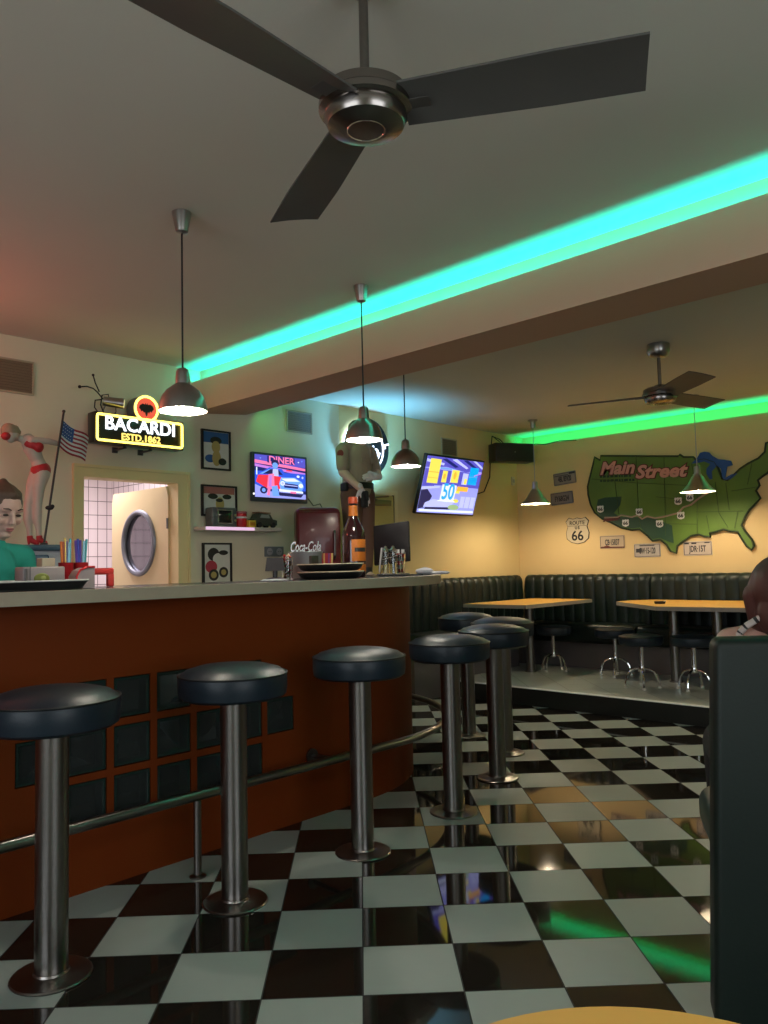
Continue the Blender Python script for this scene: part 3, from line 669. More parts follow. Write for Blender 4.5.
# ------------------------------------------------------------------ televisions
def pane(m, mats, pal, shapes, W_, H_, y):
    """picture elements on a screen; coordinates 0..1 from the lower left; one mesh"""
    for i, (c, kind, a) in enumerate(shapes):
        mat = pal[c]
        if mat not in mats: mats.append(mat)
        m.mi = mats.index(mat); yy = y-.00018*(i+1)
        if kind == 'r': P = [(a[0], a[1]), (a[2], a[1]), (a[2], a[3]), (a[0], a[3])]
        elif kind == 'p': P = a
        elif kind == 'e': P = [(a[0]+a[2]*math.cos(2*PI*k/18), a[1]+a[3]*math.sin(2*PI*k/18)) for k in range(18)]
        elif kind == 't':
            m.text(a[0], a[3]*H_, T((a[1]-.5)*W_, yy, (a[2]-.5)*H_), .00008, .002, sx=a[4] if len(a) > 4 else 1); continue
        m.prism_xz([((p[0]-.5)*W_, (p[1]-.5)*H_) for p in P], yy, yy+.0001)
EM = lambda n, r, g, b, s=1.0: em('screen_'+n, lin(r, g, b), s)
pal = {'nb': EM('navy', 22, 32, 105), 'bl': EM('blue', 45, 85, 215), 'sk': EM('skyblue', 110, 160, 250), 'cy': EM('cyan', 0, 165, 255), 'wh': EM('white', 225, 235, 255), 'lv': EM('lavender', 150, 155, 235),
       'lv2': EM('pale_lavender', 185, 190, 250), 'dk': EM('dark', 35, 35, 80), 'pk': EM('pink', 240, 120, 170), 'rd': EM('red', 240, 50, 70), 'mg': EM('mauve', 190, 120, 215), 'yl': EM('yellow', 235, 220, 90), 'or': EM('orange', 250, 180, 60), 'gr': EM('greenish', 150, 180, 130), 'vi': EM('violet', 85, 80, 190)}
tv = thing('television', 'small flat television on the wall showing a red car', 'television', (LX, 2.322, 2.02), PI/2)
m = MB(); m.box(-.295, .295, -.055, -.02, -.21, .195, .006); m.build('casing', pm('tv_blue_grey', (.06, .075, .085), .35, noise=.05, nscale=20), tv)
m = MB(); m.box(-.1, .1, -.0202, -.0005, -.1, .1); m.build('wall_mount', blackm, tv)
m = MB(); mats = [pal['nb']]; m.box(-.272, .272, -.0565, -.0553, -.172, .178)
pane(m, mats, pal, [
    ('vi', 'r', (0, .78, 1, 1)), ('pk', 'p', [(0, .80), (1, .70), (1, .76), (0, .88)]), ('mg', 'p', [(0, .72), (1, .58), (1, .65), (0, .78)]), ('nb', 'r', (.24, .83, .78, .99)), ('pk', 't', ('DINER', .52, .905, .22, 1.25)),
    ('bl', 'r', (0, .2, 1, .62)), ('lv', 'p', [(0, 0), (1, 0), (1, .12), (.6, .16), (.3, .15), (0, .3)]), ('bl', 'p', [(.05, .54), (.28, .72), (.52, .70), (.62, .55)]), ('sk', 'p', [(.08, .55), (.3, .69), (.34, .69), (.14, .55)]), ('dk', 'p', [(.16, .56), (.3, .68), (.46, .67), (.54, .56)]),
    ('rd', 'p', [(.02, .36), (.06, .52), (.28, .54), (.55, .50), (.58, .34), (.5, .22), (.25, .2)]), ('sk', 'p', [(.5, .5), (.78, .52), (.92, .42), (.96, .3), (.9, .16), (.5, .16), (.46, .34)]), ('wh', 'p', [(.5, .47), (.76, .5), (.88, .43), (.6, .41)]),
    ('nb', 'p', [(.56, .37), (.84, .35), (.84, .25), (.56, .26)]), ('lv2', 'p', [(.57, .335), (.83, .32), (.83, .30), (.57, .315)]), ('wh', 'e', (.53, .36, .045, .055)), ('wh', 'e', (.9, .33, .045, .055)), ('lv2', 'e', (.53, .36, .028, .035)), ('wh', 'p', [(.46, .22), (.94, .19), (.94, .14), (.46, .16)]), ('pk', 'r', (.68, .115, .8, .175)), ('dk', 'p', [(.44, .14), (.95, .12), (.9, .04), (.46, .06)]),
    ('dk', 'e', (.16, .17, .07, .085)), ('sk', 'e', (.16, .17, .035, .045)),
    ('dk', 'e', (.385, .83, .075, .085)), ('sk', 'e', (.385, .77, .055, .075)), ('lv2', 'p', [(.34, .69), (.44, .69), (.45, .52), (.33, .52)]), ('pk', 'p', [(.25, .55), (.36, .58), (.37, .2), (.22, .22)]), ('mg', 'p', [(.27, .53), (.32, .54), (.31, .25), (.25, .26)]), ('sk', 'p', [(.31, .27), (.42, .3), (.46, .04), (.33, .04)]), ('pk', 'p', [(.24, .22), (.29, .22), (.27, .04), (.22, .06)]),
    ('wh', 'p', [(.02, .52), (.04, .52), (.04, .7), (.02, .7)]), ('rd', 'r', (.6, .66, .72, .69)), ('wh', 'e', (.84, .55, .03, .03)), ('lv2', 'e', (.93, .53, .02, .03)), ('wh', 'e', (.85, .9, .012, .015)), ('sk', 'e', (.1, .92, .012, .015)), ('sk', 'e', (.92, .93, .012, .015))], .544, .35, -.0565)
m.build('screen', mats, tv, smooth=0)
m = MB(); m.ball((-.283, -.056, -.15), .007); m.build('power_light', em('tv_led', (1, .95, .9), 2), tv)

tv2 = thing('television', 'large tilted flat television by the corner showing the number 50', 'television', (LX+.20, 4.41, 2.055), PI/2)
W2, H2 = .94, .60; tilt = Matrix.Rotation(math.radians(17), 4, 'X')
def tv2part(name, mb, mats, **k):
    o = mb.build(name, mats, tv2, **k); o.rotation_euler = (math.radians(17), 0, 0); return o
m = MB(); m.box(-W2/2, W2/2, -.018, .022, -H2/2, H2/2, .005); tv2part('casing', m, black)
m = MB(); mats = [pal['lv']]; w, h = W2-.03, H2-.035; m.box(-w/2, w/2, -.0205, -.0185, -h/2, h/2)
pane(m, mats, pal, [
    ('vi', 'p', [(0, 1), (1, 1), (1, .82), (.7, .78), (.35, .84), (0, .8)]), ('lv2', 'p', [(0, .9), (.3, .86), (.3, .9), (0, .95)]), ('nb', 'p', [(.25, .97), (.5, .84), (.56, .86), (.32, .99)]), ('lv2', 'p', [(.42, .98), (.7, .84), (.74, .86), (.5, 1)]), ('nb', 'p', [(.62, .99), (.88, .84), (.92, .86), (.7, 1)]), ('lv2', 'p', [(.8, 1), (1, .86), (1, .9), (.86, 1)]), ('sk', 'p', [(.1, .8), (.5, .79), (.5, .82), (.1, .83)]),
    ('vi', 'r', (0, .45, 1, .78)), ('dk', 'p', [(0, .06), (.14, .1), (.2, .3), (.1, .42), (0, .4)]), ('lv', 'r', (.2, .3, 1, .5)), ('lv2', 'p', [(.0, .4), (.3, .46), (.3, .49), (0, .46)]),
    ('yl', 'r', (.06, .53, .24, .96)), ('or', 'r', (.06, .72, .24, .735)), ('or', 'r', (.06, .62, .24, .63)), ('yl', 'r', (.30, .56, .385, .77)), ('or', 'e', (.34, .67, .02, .05)), ('yl', 'r', (.455, .57, .59, .80)), ('or', 'e', (.52, .7, .025, .07)), ('lv2', 'r', (.45, .56, .46, .82)), ('lv2', 'r', (.66, .55, .76, .76)), ('yl', 'r', (.7, .56, .75, .66)),
    ('cy', 'r', (.775, .56, .93, .88)), ('sk', 'r', (.775, .7, .93, .71)), ('or', 'r', (.60, .425, .80, .51)), ('yl', 'p', [(.58, .38), (.66, .38), (.66, .43), (.58, .43)]),
    ('wh', 'r', (.335, .23, .585, .525)), ('sk', 't', ('50', .462, .385, .42, .85)), ('cy', 't', ('50', .455, .39, .40, .85)),
    ('lv2', 'p', [(.08, .1), (.5, .12), (.6, .2), (.22, .25), (.1, .18)]), ('dk', 'p', [(.1, .06), (.62, .08), (.6, .12), (.12, .1)]), ('wh', 'p', [(.02, .02), (.98, .03), (.98, .07), (.02, .06)]), ('gr', 'e', (.60, .12, .1, .05)), ('yl', 'e', (.62, .24, .05, .035)), ('wh', 'p', [(.3, .22), (.6, .21), (.6, .235), (.3, .24)]), ('lv2', 'r', (.7, .12, .97, .33)), ('vi', 'r', (.78, .12, .785, .33)), ('vi', 'r', (.88, .12, .885, .33)), ('mg', 'p', [(.86, .72), (1, .78), (1, .8), (.86, .74)])], w, h, -.0205)
tv2part('screen', m, mats, smooth=0)
m = MB(); m.box(-.15, .15, .186, .1995, -.12, .12); m.cyl((0, .19, 0), (0, .02, -.01), .025); m.cyl((0, .10, 0), (0, .10, -.05), .03); m.build('wall_arm', steel_d, tv2)

# ------------------------------------------------------------------ corner loudspeaker with loose cables
spk = thing('loudspeaker', 'long black loudspeaker mounted high in the corner', 'loudspeaker', (-3.44, 5.44, 2.475), math.radians(62))
m = MB(); m.box(-.235, .235, -.09, .09, -.105, .10, .008); m.build('cabinet', black, spk)
m = MB(); m.box(-.225, .225, -.097, -.0905, -.08, .08, .003); m.build('grille', blackm, spk)
m = MB(); m.cyl((0, -.097, .0), (0, -.099, .0), .008, seg=12); m.build('badge', steel, spk)
m = MB(); m.tube([(-.02, .09, 0), (-.02, .14, .02), (-.03, .22, .02)], .012, 8); m.build('wall_bracket', steel_d, spk)
cb = MB()
cb.tube([(-3.665, 4.98, 1.99), (-3.65, 5.2, 2.05), (-3.66, 5.33, 2.22), (-3.66, 5.36, 2.5), (-3.66, 5.40, 2.69), (-3.63, 5.5, 2.66), (-3.6, 5.56, 2.60)], .006, 8)
cb.tube([(-3.66, 5.41, 2.69), (-3.64, 5.55, 2.62), (-3.6, 5.75, 2.60), (-3.56, 5.90, 2.64), (-3.5, 5.905, 2.585), (-3.42, 5.91, 2.62), (-3.3, 5.915, 2.6), (-3.1, 5.92, 2.62), (-2.9, 5.922, 2.6)], .005, 8)
tag(cb.build('speaker_cable', blackm), 'loose black cable looping from the tilted television past the corner loudspeaker', 'cable')
sn = MB(); sn.box(-.03, .03, -.02, 0, -.05, .05, .008); sn.mi = 1; sn.box(-.018, .018, -.0225, -.0195, -.02, .02, .002)
tag(sn.build('motion_sensor', [pm('sensor_cream', (.6, .55, .4), .5, noise=.03, nscale=20), grey_p], loc=(LX, 5.83, 2.21), rotz=PI/2), 'small cream motion sensor on the wall below the corner loudspeaker', 'sensor')

# ------------------------------------------------------------------ round lit wall sign
rs = thing('round_sign', 'round black wall sign with white glowing arc and halo, behind the pendant', 'sign', (LX, 3.335, 2.365), PI/2)
m = MB(); m.lathe([(0, -.02), (.262, -.02), (.268, -.012), (.268, .04), (0, .04)], M=T(0, -.07, 0) @ Matrix.Rotation(PI/2, 4, 'X') , seg=56); m.build('drum', pm('sign_face_black', (.012, .012, .014), .3, noise=.05, nscale=10), rs)
m = MB(); m.tube([(.235*math.cos(a), -.02, .235*math.sin(a)) for a in [2*PI*k/48 for k in range(48)]], .009, 8, closed=True); m.build('halo_tube', em('halo_blue_white', (.55, .85, 1.0), 9), rs)
m = MB(); m.box(-.06, .06, -.031, -.0005, -.06, .06); m.build('wall_mount', blackm, rs)
m = MB(); nw = em('neon_round_white', (.85, .88, 1.0), 2.2)
m.tube([(.185*math.cos(math.radians(a)), -.115, .20*math.sin(math.radians(a))-.01) for a in range(-66, 30, 6)], .008, 8)
m.text('No', .10, T(.055, -.1125, -.025), .003, .004); m.text('7', .15, T(.105, -.1125, -.105), .003, .005)
m.text('L', .085, T(.232, -.1125, .03) @ Matrix.Rotation(math.radians(75), 4, 'Y'), .003, .004); m.ball((.035, -.114, -.17), .008)
m.build('glowing_lettering', nw, rs)

# ------------------------------------------------------------------ back counter behind the bar and the red cabinet on it
bc = thing('back_counter', 'low dark back counter behind the bar, under the red cooler', 'counter', (LX, 2.33, 0), PI/2)
m = MB(); m.box(-.66, .70, -.66, -.022, 0, 1.04, .004); m.build('carcass', pm('back_counter_grey', (.10, .095, .09), .6, noise=.08, nscale=8), bc)
m = MB(); m.box(-.68, .71, -.69, -.002, 1.0405, 1.08, .004); m.build('worktop', pm('back_counter_top', (.2, .19, .18), .4, noise=.08, nscale=20), bc)
for k in range(2):
    m = MB(); m.box(-.65+.67*k, -.65+.67*k+.66, -.68, -.6605, .08, 1.02, .004); d = m.build('door', pm('back_counter_front', (.13, .12, .115), .5, noise=.08, nscale=8), bc)
    m = MB(); m.box(-.36+.67*k, -.26+.67*k, -.70, -.6805, .93, .95); m.build('handle', steel, d)
cl_ = thing('drinks_cooler', 'dark red round-cornered drinks cooler behind the bar', 'cooler', (-3.32, 2.43, 1.081), math.radians(55))
m = MB(); m.box(-.18, .18, -.11, .15, 0.012, .665, .05, 5); m.build('body', pm('cooler_dark_red', (.10, .005, .009), .3, noise=.1, nscale=4, coat=.15), cl_)
m = MB(); m.box(-.172, .172, -.145, -.1115, .04, .63, .02, 3); d = m.build('door', pm('cooler_dark_red', (.10, .005, .009), .3), cl_)
m = MB(); m.tube([(.12, -.1455, .25), (.12, -.17, .27), (.12, -.17, .45), (.12, -.1455, .47)], .008, 8); m.build('handle', steel_d, d)
m = MB()
for x in (-.11, .11):
    for y in (-.06, .10): m.cyl((x, y, 0), (x, y, .013), .02, seg=14)
m.build('feet', black, cl_)

# ------------------------------------------------------------------ uniformed statue
cop = thing('statue', 'life-like statue of an officer in tan shirt and brown trousers, pendant before its head', 'statue', (-3.22, 2.82, 1.12), math.radians(86))
# local: +y is the back, the statue faces -y; height about 1.42
k = .80
def P(x, y, z): return (x*k, y*k, z*k)
m = MB()
m.ball(P(-.03, -.04, 1.53), .088*k, (.85, 1, 1.2)); m.ball(P(-.03, -.085, 1.48), .06*k, (.9, .9, 1.1)); m.limb(P(-.03, -.125, 1.54), P(-.03, -.148, 1.505), .010*k, .015*k)
m.ball(P(.05, -.03, 1.52), .022*k, (.5, 1, 1.4)); m.ball(P(-.11, -.03, 1.52), .022*k, (.5, 1, 1.4)); m.limb(P(-.02, .01, 1.45), P(-.03, -.02, 1.50), .058*k, .052*k)
m.chain([(P(-.02, 0, 1.0), .14*k), (P(-.02, .0, 1.2), .145*k), (P(-.02, .0, 1.36), .15*k)])
m.limb(P(-.02, .0, 1.43), P(-.17, .01, 1.41), .075*k, .07*k); m.limb(P(-.02, 0, 1.43), P(.14, .01, 1.41), .075*k, .07*k)
aL = [(P(-.215, 0, 1.40), .062*k), (P(-.235, -.03, 1.15), .05*k), (P(-.12, -.16, .98), .036*k)]     # arm on the viewer's left, hand on the holster
aR = [(P(.17, 0, 1.39), .062*k), (P(.205, -.06, 1.17), .05*k), (P(.09, -.20, 1.11), .036*k)]
m.chain(aL); m.chain(aR)
m.chain([(P(-.10, 0, .92), .105*k), (P(-.115, -.01, .52), .07*k), (P(-.12, .02, .1), .05*k), (P(-.12, -.08, .05), .04*k)])
m.chain([(P(.07, 0, .92), .105*k), (P(.09, -.01, .52), .07*k), (P(.10, .02, .1), .05*k), (P(.10, -.08, .05), .04*k)])
def hand(m, base, d, palm_n, s, curl):
    """palm and five bent fingers: d points along the hand, palm_n out of the palm"""
    d = Vector(d).normalized(); n = Vector(palm_n); n = (n-d*n.dot(d)).normalized(); t = d.cross(n); b = Vector(base)
    m.limb(b, b+d*.03*s, .024*s, .03*s, 12)
    for q in (-.024, -.008, .008, .024): m.limb(b+d*.02*s+t*q*s*.7, b+d*.085*s+t*q*s, .0145*s, .012*s, 10)
    for i, q in enumerate((-.027, -.009, .009, .027)):
        L = (.068, .08, .076, .058)[i]*s; p = b+d*.088*s+t*q*s; dd = d
        for j, f in enumerate((.42, .32, .26)):
            dd = (dd+n*math.tan(curl*(.5+.5*j))).normalized(); p2 = p+dd*L*f; m.limb(p, p2, (.0102-.0012*j)*s, (.009-.0012*j)*s, 10); p = p2
    p = b+d*.025*s-t*.028*s; p2 = p+(d*.6-t*.6+n*.35).normalized()*.042*s; p3 = p2+(d*.85-t*.1+n*.5).normalized()*.034*s
    m.limb(p, p2, .014*s, .0115*s, 10); m.limb(p2, p3, .0112*s, .009*s, 10)
hb1 = Vector(aL[2][0]); hd1 = (Vector(P(-.075, -.20, .85))-hb1); hb2 = Vector(aR[2][0]); hd2 = (Vector(P(-.05, -.22, 1.10))-hb2)
m.build('body', pm('statue_flesh', (.72, .55, .42), .55, noise=.05, nscale=20), cop, fuse=.007)
g = MB(); g.limb(hb1-hd1.normalized()*.02, hb1+hd1.normalized()*.005, .037*k, .034*k); hand(g, hb1, hd1, (.3, .8, -.2), 1.0, .28); g.build('glove', pm('glove_white', (.78, .72, .74), .7, noise=.05, nscale=30), cop, fuse=.004, fsmooth=2)
g = MB(); g.limb(hb2-hd2.normalized()*.02, hb2+hd2.normalized()*.005, .037*k, .034*k); hand(g, hb2, hd2, (0, .8, -.4), 1.0, .3); g.build('glove', pm('glove_white', (.78, .72, .74), .7), cop, fuse=.004, fsmooth=2)
m = MB(); m.chain([(P(-.02, 0, 1.0), .158*k), (P(-.02, .0, 1.2), .163*k), (P(-.02, .0, 1.34), .166*k)]); m.limb(P(-.02, .0, 1.42), P(-.18, .01, 1.40), .085*k, .082*k); m.limb(P(-.02, 0, 1.42), P(.15, .01, 1.40), .085*k, .082*k)
m.limb(P(-.215, 0, 1.39), P(-.233, -.025, 1.21), .074*k, .068*k); m.limb(P(.17, 0, 1.38), P(.197, -.045, 1.22), .074*k, .068*k); m.limb(P(-.03, .005, 1.42), P(-.03, 0, 1.44), .068*k, .066*k)
sh_ = m.build('shirt', pm('shirt_tan', (.36, .295, .22), .8, noise=.12, nscale=12), cop, fuse=.008)
m = MB(); m.ball(P(-.275, -.035, 1.345), .038*k, (.35, 1, 1.1), (0, 0, .4)); m.build('shoulder_patch', pm('patch_red', (.2, .03, .03), .7), sh_)
for px in (-.10, .03):
    m = MB(); m.box(px*k, (px+.055)*k, -.178*k, -.155*k, 1.25*k, 1.31*k, .003); m.build('pocket', pm('shirt_tan', (.36, .295, .22), .8), sh_)
m = MB(); m.chain([(P(-.10, 0, .92), .122*k), (P(-.115, -.01, .52), .085*k), (P(-.12, .02, .17), .07*k)]); m.chain([(P(.07, 0, .92), .122*k), (P(.09, -.01, .52), .085*k), (P(.10, .02, .17), .07*k)]); m.limb(P(-.06, 0, .98), P(.03, 0, .98), .135*k, .135*k)
m.build('trousers', pm('trousers_brown', (.14, .07, .045), .75, noise=.15, nscale=10), cop, fuse=.008)
m = MB(); m.lathe([(.178*k, 0), (.186*k, .004), (.186*k, .05), (.178*k, .054), (.16*k, .05), (.16*k, .004), (.178*k, 0)], M=T(-.02*k, 0, .985*k) @ Matrix.Diagonal((1, .86, 1, 1)), seg=36); bel = m.build('belt', black, cop)
m = MB(); m.box(-.13*k, -.06*k, -.22*k, -.165*k, .78*k, .95*k, .012); m.limb(P(-.095, -.225, .93), P(-.085, -.23, .86), .018, .012); m.build('holster', blackm, bel)
m = MB(); m.box(-.225*k, -.19*k, -.06*k, .04*k, .96*k, 1.04*k, .008); m.build('pouch', blackm, bel)
for x in (-.12, .10):
    m = MB(); m.limb(P(x, .02, .10), P(x, .02, .38), .066*k, .08*k); m.limb(P(x, .03, .055), P(x, -.12, .045), .052*k, .044*k); m.box(x*k-.04, x*k+.04, -.15*k, .075*k, 0, .03, .006); m.build('boot', black, cop, fuse=.007)
m = MB(); m.lathe([(0, .17), (.05, .16), (.085, .12), (.1, .05), (.102, 0), (.095, -.003), (0, -.003)], M=T(-.03*k, -.03*k, 1.555*k) @ Matrix.Diagonal((k*1.03, k*1.16, k, 1)), seg=32); m.prism([(-.03*k+.1*k*math.cos(a), -.045-.16*k*math.sin(a)) for a in [PI*q/14 for q in range(15)]], 1.55*k, 1.558*k); m.build('cap', pm('cap_brown', (.13, .08, .055), .7, noise=.12, nscale=14), cop)
for x in (-.06, 0): 
    m = MB(); m.ball(P(x, -.118, 1.545), .011*k); m.build('eye', blackm, cop)

# ------------------------------------------------------------------ bathing-girl statue with flag pole
reg = thing('weighing_scale', 'grey weighing machine with flat blue tray, under the bather statue', 'scale', (-3.2, .09, 0), PI/2)
m = MB(); m.box(-.10, .10, -.09, .09, 0, 1.18, .006); m.build('stand', pm('stand_grey', (.2, .2, .21), .6, noise=.06, nscale=10), reg)
m = MB(); m.prism_xz([(-.125, 1.1805), (.125, 1.1805), (.105, 1.395), (-.105, 1.395)], -.10, .10); m.build('body', pm('scale_grey_body', (.40, .40, .44), .4, noise=.05, nscale=12), reg)
m = MB(); m.box(-.07, .03, -.106, -.1005, 1.28, 1.37, .01); m.build('display', pm('scale_display', (.12, .16, .24), .25, noise=.08, nscale=20), reg)
m = MB(); m.box(-.135, .135, -.125, .125, 1.3955, 1.43, .008, 3); m.build('tray', pm('scale_tray_blue', (.055, .105, .15), .35, noise=.08, nscale=12), reg)
gl = thing('statue', 'pale bathing-beauty statue in a red bikini bending forward with an outstretched arm', 'statue', (-3.2, .09, 1.431), math.radians(90))
# local: x to the viewer's right, -y to the viewer; total height about .63
sk = pm('statue_pale_skin', (.50, .42, .34), .55, noise=.06, nscale=25)
m = MB()
for dx, dy in ((-.028, .012), (.012, -.018)):
    m.chain([((dx, dy, .03), .013), ((dx-.004, dy, .085), .017), ((dx-.012, dy+.002, .14), .025), ((dx-.01, dy, .215), .024), ((.0+dx*.5, dy, .31), .037), ((.022+dx*.3, dy*.8, .375), .046)])
    m.limb((dx, dy, .03), (dx+.028, dy-.012, .012), .012, .009)
m.chain([((.03, 0, .385), .05), ((.005, 0, .45), .036), ((-.028, 0, .51), .046), ((-.045, 0, .545), .04)])
m.ball((-.012, -.024, .518), .027); m.ball((-.005, .024, .515), .027)
m.limb((-.055, 0, .545), (-.10, 0, .556), .020, .018)
m.ball((-.142, 0, .572), .040, (1.15, .9, 1), (0, .5, 0)); m.ball((-.15, -.012, .552), .028)
m.chain([((-.045, -.035, .545), .021), ((.05, -.045, .548), .017), ((.165, -.03, .535), .012)]); m.limb((.165, -.03, .535), (.188, -.026, .53), .013, .010)
for q in (-.008, 0, .008): m.limb((.188, -.026+q, .53), (.206, -.024+q, .526), .004, .0035, 8)
m.chain([((-.05, .035, .54), .019), ((-.005, .06, .48), .015), ((.03, .05, .42), .011)])
m.build('body', sk, gl, fuse=.0042)
redb = pm('bikini_red', (.42, .02, .025), .5, noise=.1, nscale=20)
m = MB(); m.ball((.025, 0, .392), .056, (1.0, 1.02, .88), (0, -.35, 0)); m.build('bikini_bottom', redb, gl)
m = MB(); m.ball((-.006, -.027, .516), .035); m.ball((.001, .027, .513), .035); m.ball((-.030, 0, .522), .054, (.98, 1.04, .72), (0, .5, 0)); m.build('bikini_top', redb, gl, fuse=.005)
m = MB(); m.ball((-.145, .006, .585), .043, (1.2, 1.0, 1), (0, .5, 0)); m.ball((-.12, .0, .60), .022); m.ball((-.105, 0, .586), .018); m.build('hair', pm('statue_hair_blond', (.30, .24, .15), .7, noise=.2, nscale=50), gl, fuse=.005)
m = MB(); m.ball((-.178, -.02, .556), .026, (1, 1, .8)); m.build('hair_bow', redb, gl)
for dx, dy in ((-.028, .012), (.012, -.018)):
    m = MB(); m.limb((dx, dy, .03), (dx+.03, dy-.013, .0115), .016, .0115); m.cyl((dx-.006, dy, .0005), (dx-.006, dy, .03), .005, .01, 10); m.ball((dx, dy, .04), .017); m.build('shoe', redb, gl)
gl.scale = (1.04, 1.04, 1.13)
fl = thing('flag', 'small american flag on a tall thin pole in front of the bather statue', 'flag', (-3.10, .125, 1.431), math.radians(90))
p0, p1 = Vector((-.03, -.0, .0)), Vector((.085, .0, .80))
m = MB(); m.cyl((-.03, 0, 0), tuple(p1), .0065, seg=12); m.ball(tuple(p1), .010); m.lathe([(0, 0), (.022, 0), (.022, .006), (.008, .012), (0, .012)], (-.03, 0, 0), 16); m.build('pole', pm('pole_dark', (.03, .028, .025), .4), fl)
m = MB(); q = p0.lerp(p1, .27); m.ball(tuple(q), .02, (1.2, 1, .7)); m.ball((q.x+.012, -.012, q.z+.008), .012); m.build('pole_clip', blackm, fl)
cb_ = pm('flag_blue', (.03, .075, .22), .7, noise=.08, nscale=30); cw = pm('flag_white', (.55, .55, .52), .7, noise=.04, nscale=30); cr = pm('flag_red', (.28, .02, .03), .7, noise=.06, nscale=30)
m = MB(); nx, nz = 14, 13; V = {}
top = p0.lerp(p1, .93)-p0; 
for i in range(nx+1):
    for j in range(nz+1):
        u = i/nx; v = j/nz; b = p0.lerp(p1, .93-.20*v)
        for q, dy in ((0, -.001), (1, .001)):
            V[i, j, q] = m.bm.verts.new((b.x+.004+.165*u, .010*math.sin(u*7)*u+dy, b.z-.085*u-.01*math.sin(u*5)))
for i in range(nx):
    for j in range(nz):
        for q in (0, 1):
            f = m.bm.faces.new((V[i, j, q], V[i+1, j, q], V[i+1, j+1, q], V[i, j+1, q]))
            f.material_index = 0 if (i < 6 and j < 7) else (1 if j % 2 else 2)
for i in range(nx):
    for j in (0, nz): m.bm.faces.new((V[i, j, 0], V[i+1, j, 0], V[i+1, j, 1], V[i, j, 1])).material_index = 2
for j in range(nz):
    for i in (0, nx): m.bm.faces.new((V[i, j, 0], V[i, j+1, 0], V[i, j+1, 1], V[i, j, 1])).material_index = 1
cl0 = m.build('cloth', [cb_, cw, cr], fl, smooth=60)
m = MB()
for r_ in range(4):
    for c_ in range(5):
        u = (c_+.7)/nx; v = (r_*1.7+.9)/nz; b = p0.lerp(p1, .93-.20*v)
        m.ball((b.x+.004+.165*u, .010*math.sin(u*7)*u-.0012, b.z-.085*u-.01*math.sin(u*5)), .0028, (1, .3, 1), u=8, v=6)
m.build('stars', cw, cl0)

# ------------------------------------------------------------------ people
def head(m, M, s=1.0):
    """adds a head whose face looks along local +y to builder m under matrix M"""
    h = MB()
    h.ball((0, -.012, .03), .088*s, (.86, 1.08, 1.05)); h.ball((0, .022, -.035), .066*s, (.88, .95, 1.15)); h.ball((0, .062, -.09), .026*s, (1.1, .9, .8))
    for sx in (-1, 1):
        h.ball((.036*sx, .058, -.018), .030*s, (1, .8, .9)); h.ball((.03*sx, .074, .034), .018*s, (1.4, .7, .5)); h.ball((.078*sx, -.012, .004), .026*s, (.3, .65, 1.15), (0, 0, -.3*sx)); h.ball((.012*sx, .097, -.024), .0075*s)
    h.limb((0, .083, .028), (0, .104, -.018), .0075*s, .0115*s); h.ball((0, .083, -.052), .013*s, (1.7, .7, .55)); h.ball((0, .081, -.063), .013*s, (1.5, .7, .55))
    vs = [v for v in h.bm.verts]; me = bpy.data.meshes.new('h'); h.bm.to_mesh(me); h.bm.free()
    me.transform(M); m.bm.from_mesh(me); bpy.data.meshes.remove(me)
# bartender behind the counter
wp = thing('person', 'woman in a teal top behind the bar, hair tied back, looking down', 'person', (-2.42, -.518, 0))
HM = T(.05, .10, 1.56) @ Matrix.Rotation(math.radians(-82), 4, 'Z') @ Matrix.Rotation(math.radians(-24), 4, 'X')
m = MB(); head(m, HM)
m.limb((0.0, .06, 1.38), (.025, .085, 1.49), .052, .05)
m.chain([((-.03, 0, .93), .13), ((-.02, .02, 1.12), .115), ((-.0, .045, 1.30), .12)])
fx = Vector((math.sin(math.radians(82)), math.cos(math.radians(82)), 0)); sd = Vector((fx.y, -fx.x, 0))      # facing, her right
for s_ in (-1, 1):
    a = Vector((0, .05, 1.345))+sd*.165*s_; b = a+Vector((0, 0, -.27))+sd*.03*s_+fx*.03; c = b+fx*.2-sd*.05*s_+Vector((0, 0, -.02)); 
    m.limb(Vector((0, .05, 1.35)), a, .065, .056); m.chain([(a, .052), (b, .04), (c, .027)]); hand(m, c, (fx-sd*.2*s_), (0, 0, -1), 1.0, .25)
    hp = Vector((-.03, 0, .90))+sd*.085*s_; m.chain([(hp, .105), (hp+Vector((0, 0, -.42)), .065), (hp+Vector((0, 0, -.83)), .042)]); m.limb(hp+Vector((0, 0, -.845)), hp+Vector((0, 0, -.855))+fx*.14, .045, .035)
wb = m.build('body', pm('skin_bartender', (.56, .36, .29), .5, noise=.05, nscale=30), wp, fuse=.005, fsmooth=3)
m = MB()
m.chain([((-.03, 0, .96), .142), ((-.02, .02, 1.12), .128), ((0, .045, 1.29), .134)])
for s_ in (-1, 1):
    a = Vector((0, .05, 1.34))+sd*.165*s_; b = a+Vector((0, 0, -.14))+sd*.015*s_+fx*.015; m.limb(Vector((0, .05, 1.345)), a, .078, .068); m.limb(a, b, .066, .06)
m.limb((0, .055, 1.37), (.008, .064, 1.405), .066, .062)
m.build('top', pm('teal_cloth', (.012, .24, .19), .8, noise=.1, nscale=14), wp, fuse=.007)
m = MB(); m.chain([((-.03, 0, .95), .145), ((-.03, 0, .88), .15)])
for s_ in (-1, 1):
    hp = Vector((-.03, 0, .90))+sd*.085*s_; m.chain([(hp, .118), (hp+Vector((0, 0, -.42)), .078), (hp+Vector((0, 0, -.78)), .058)])
m.build('trousers', blackm, wp, fuse=.01)
def local_part(name, build, mat, M, parent, **kw):
    h = MB(); build(h); bmesh.ops.transform(h.bm, matrix=M, verts=h.bm.verts); return h.build(name, mat, parent, **kw)
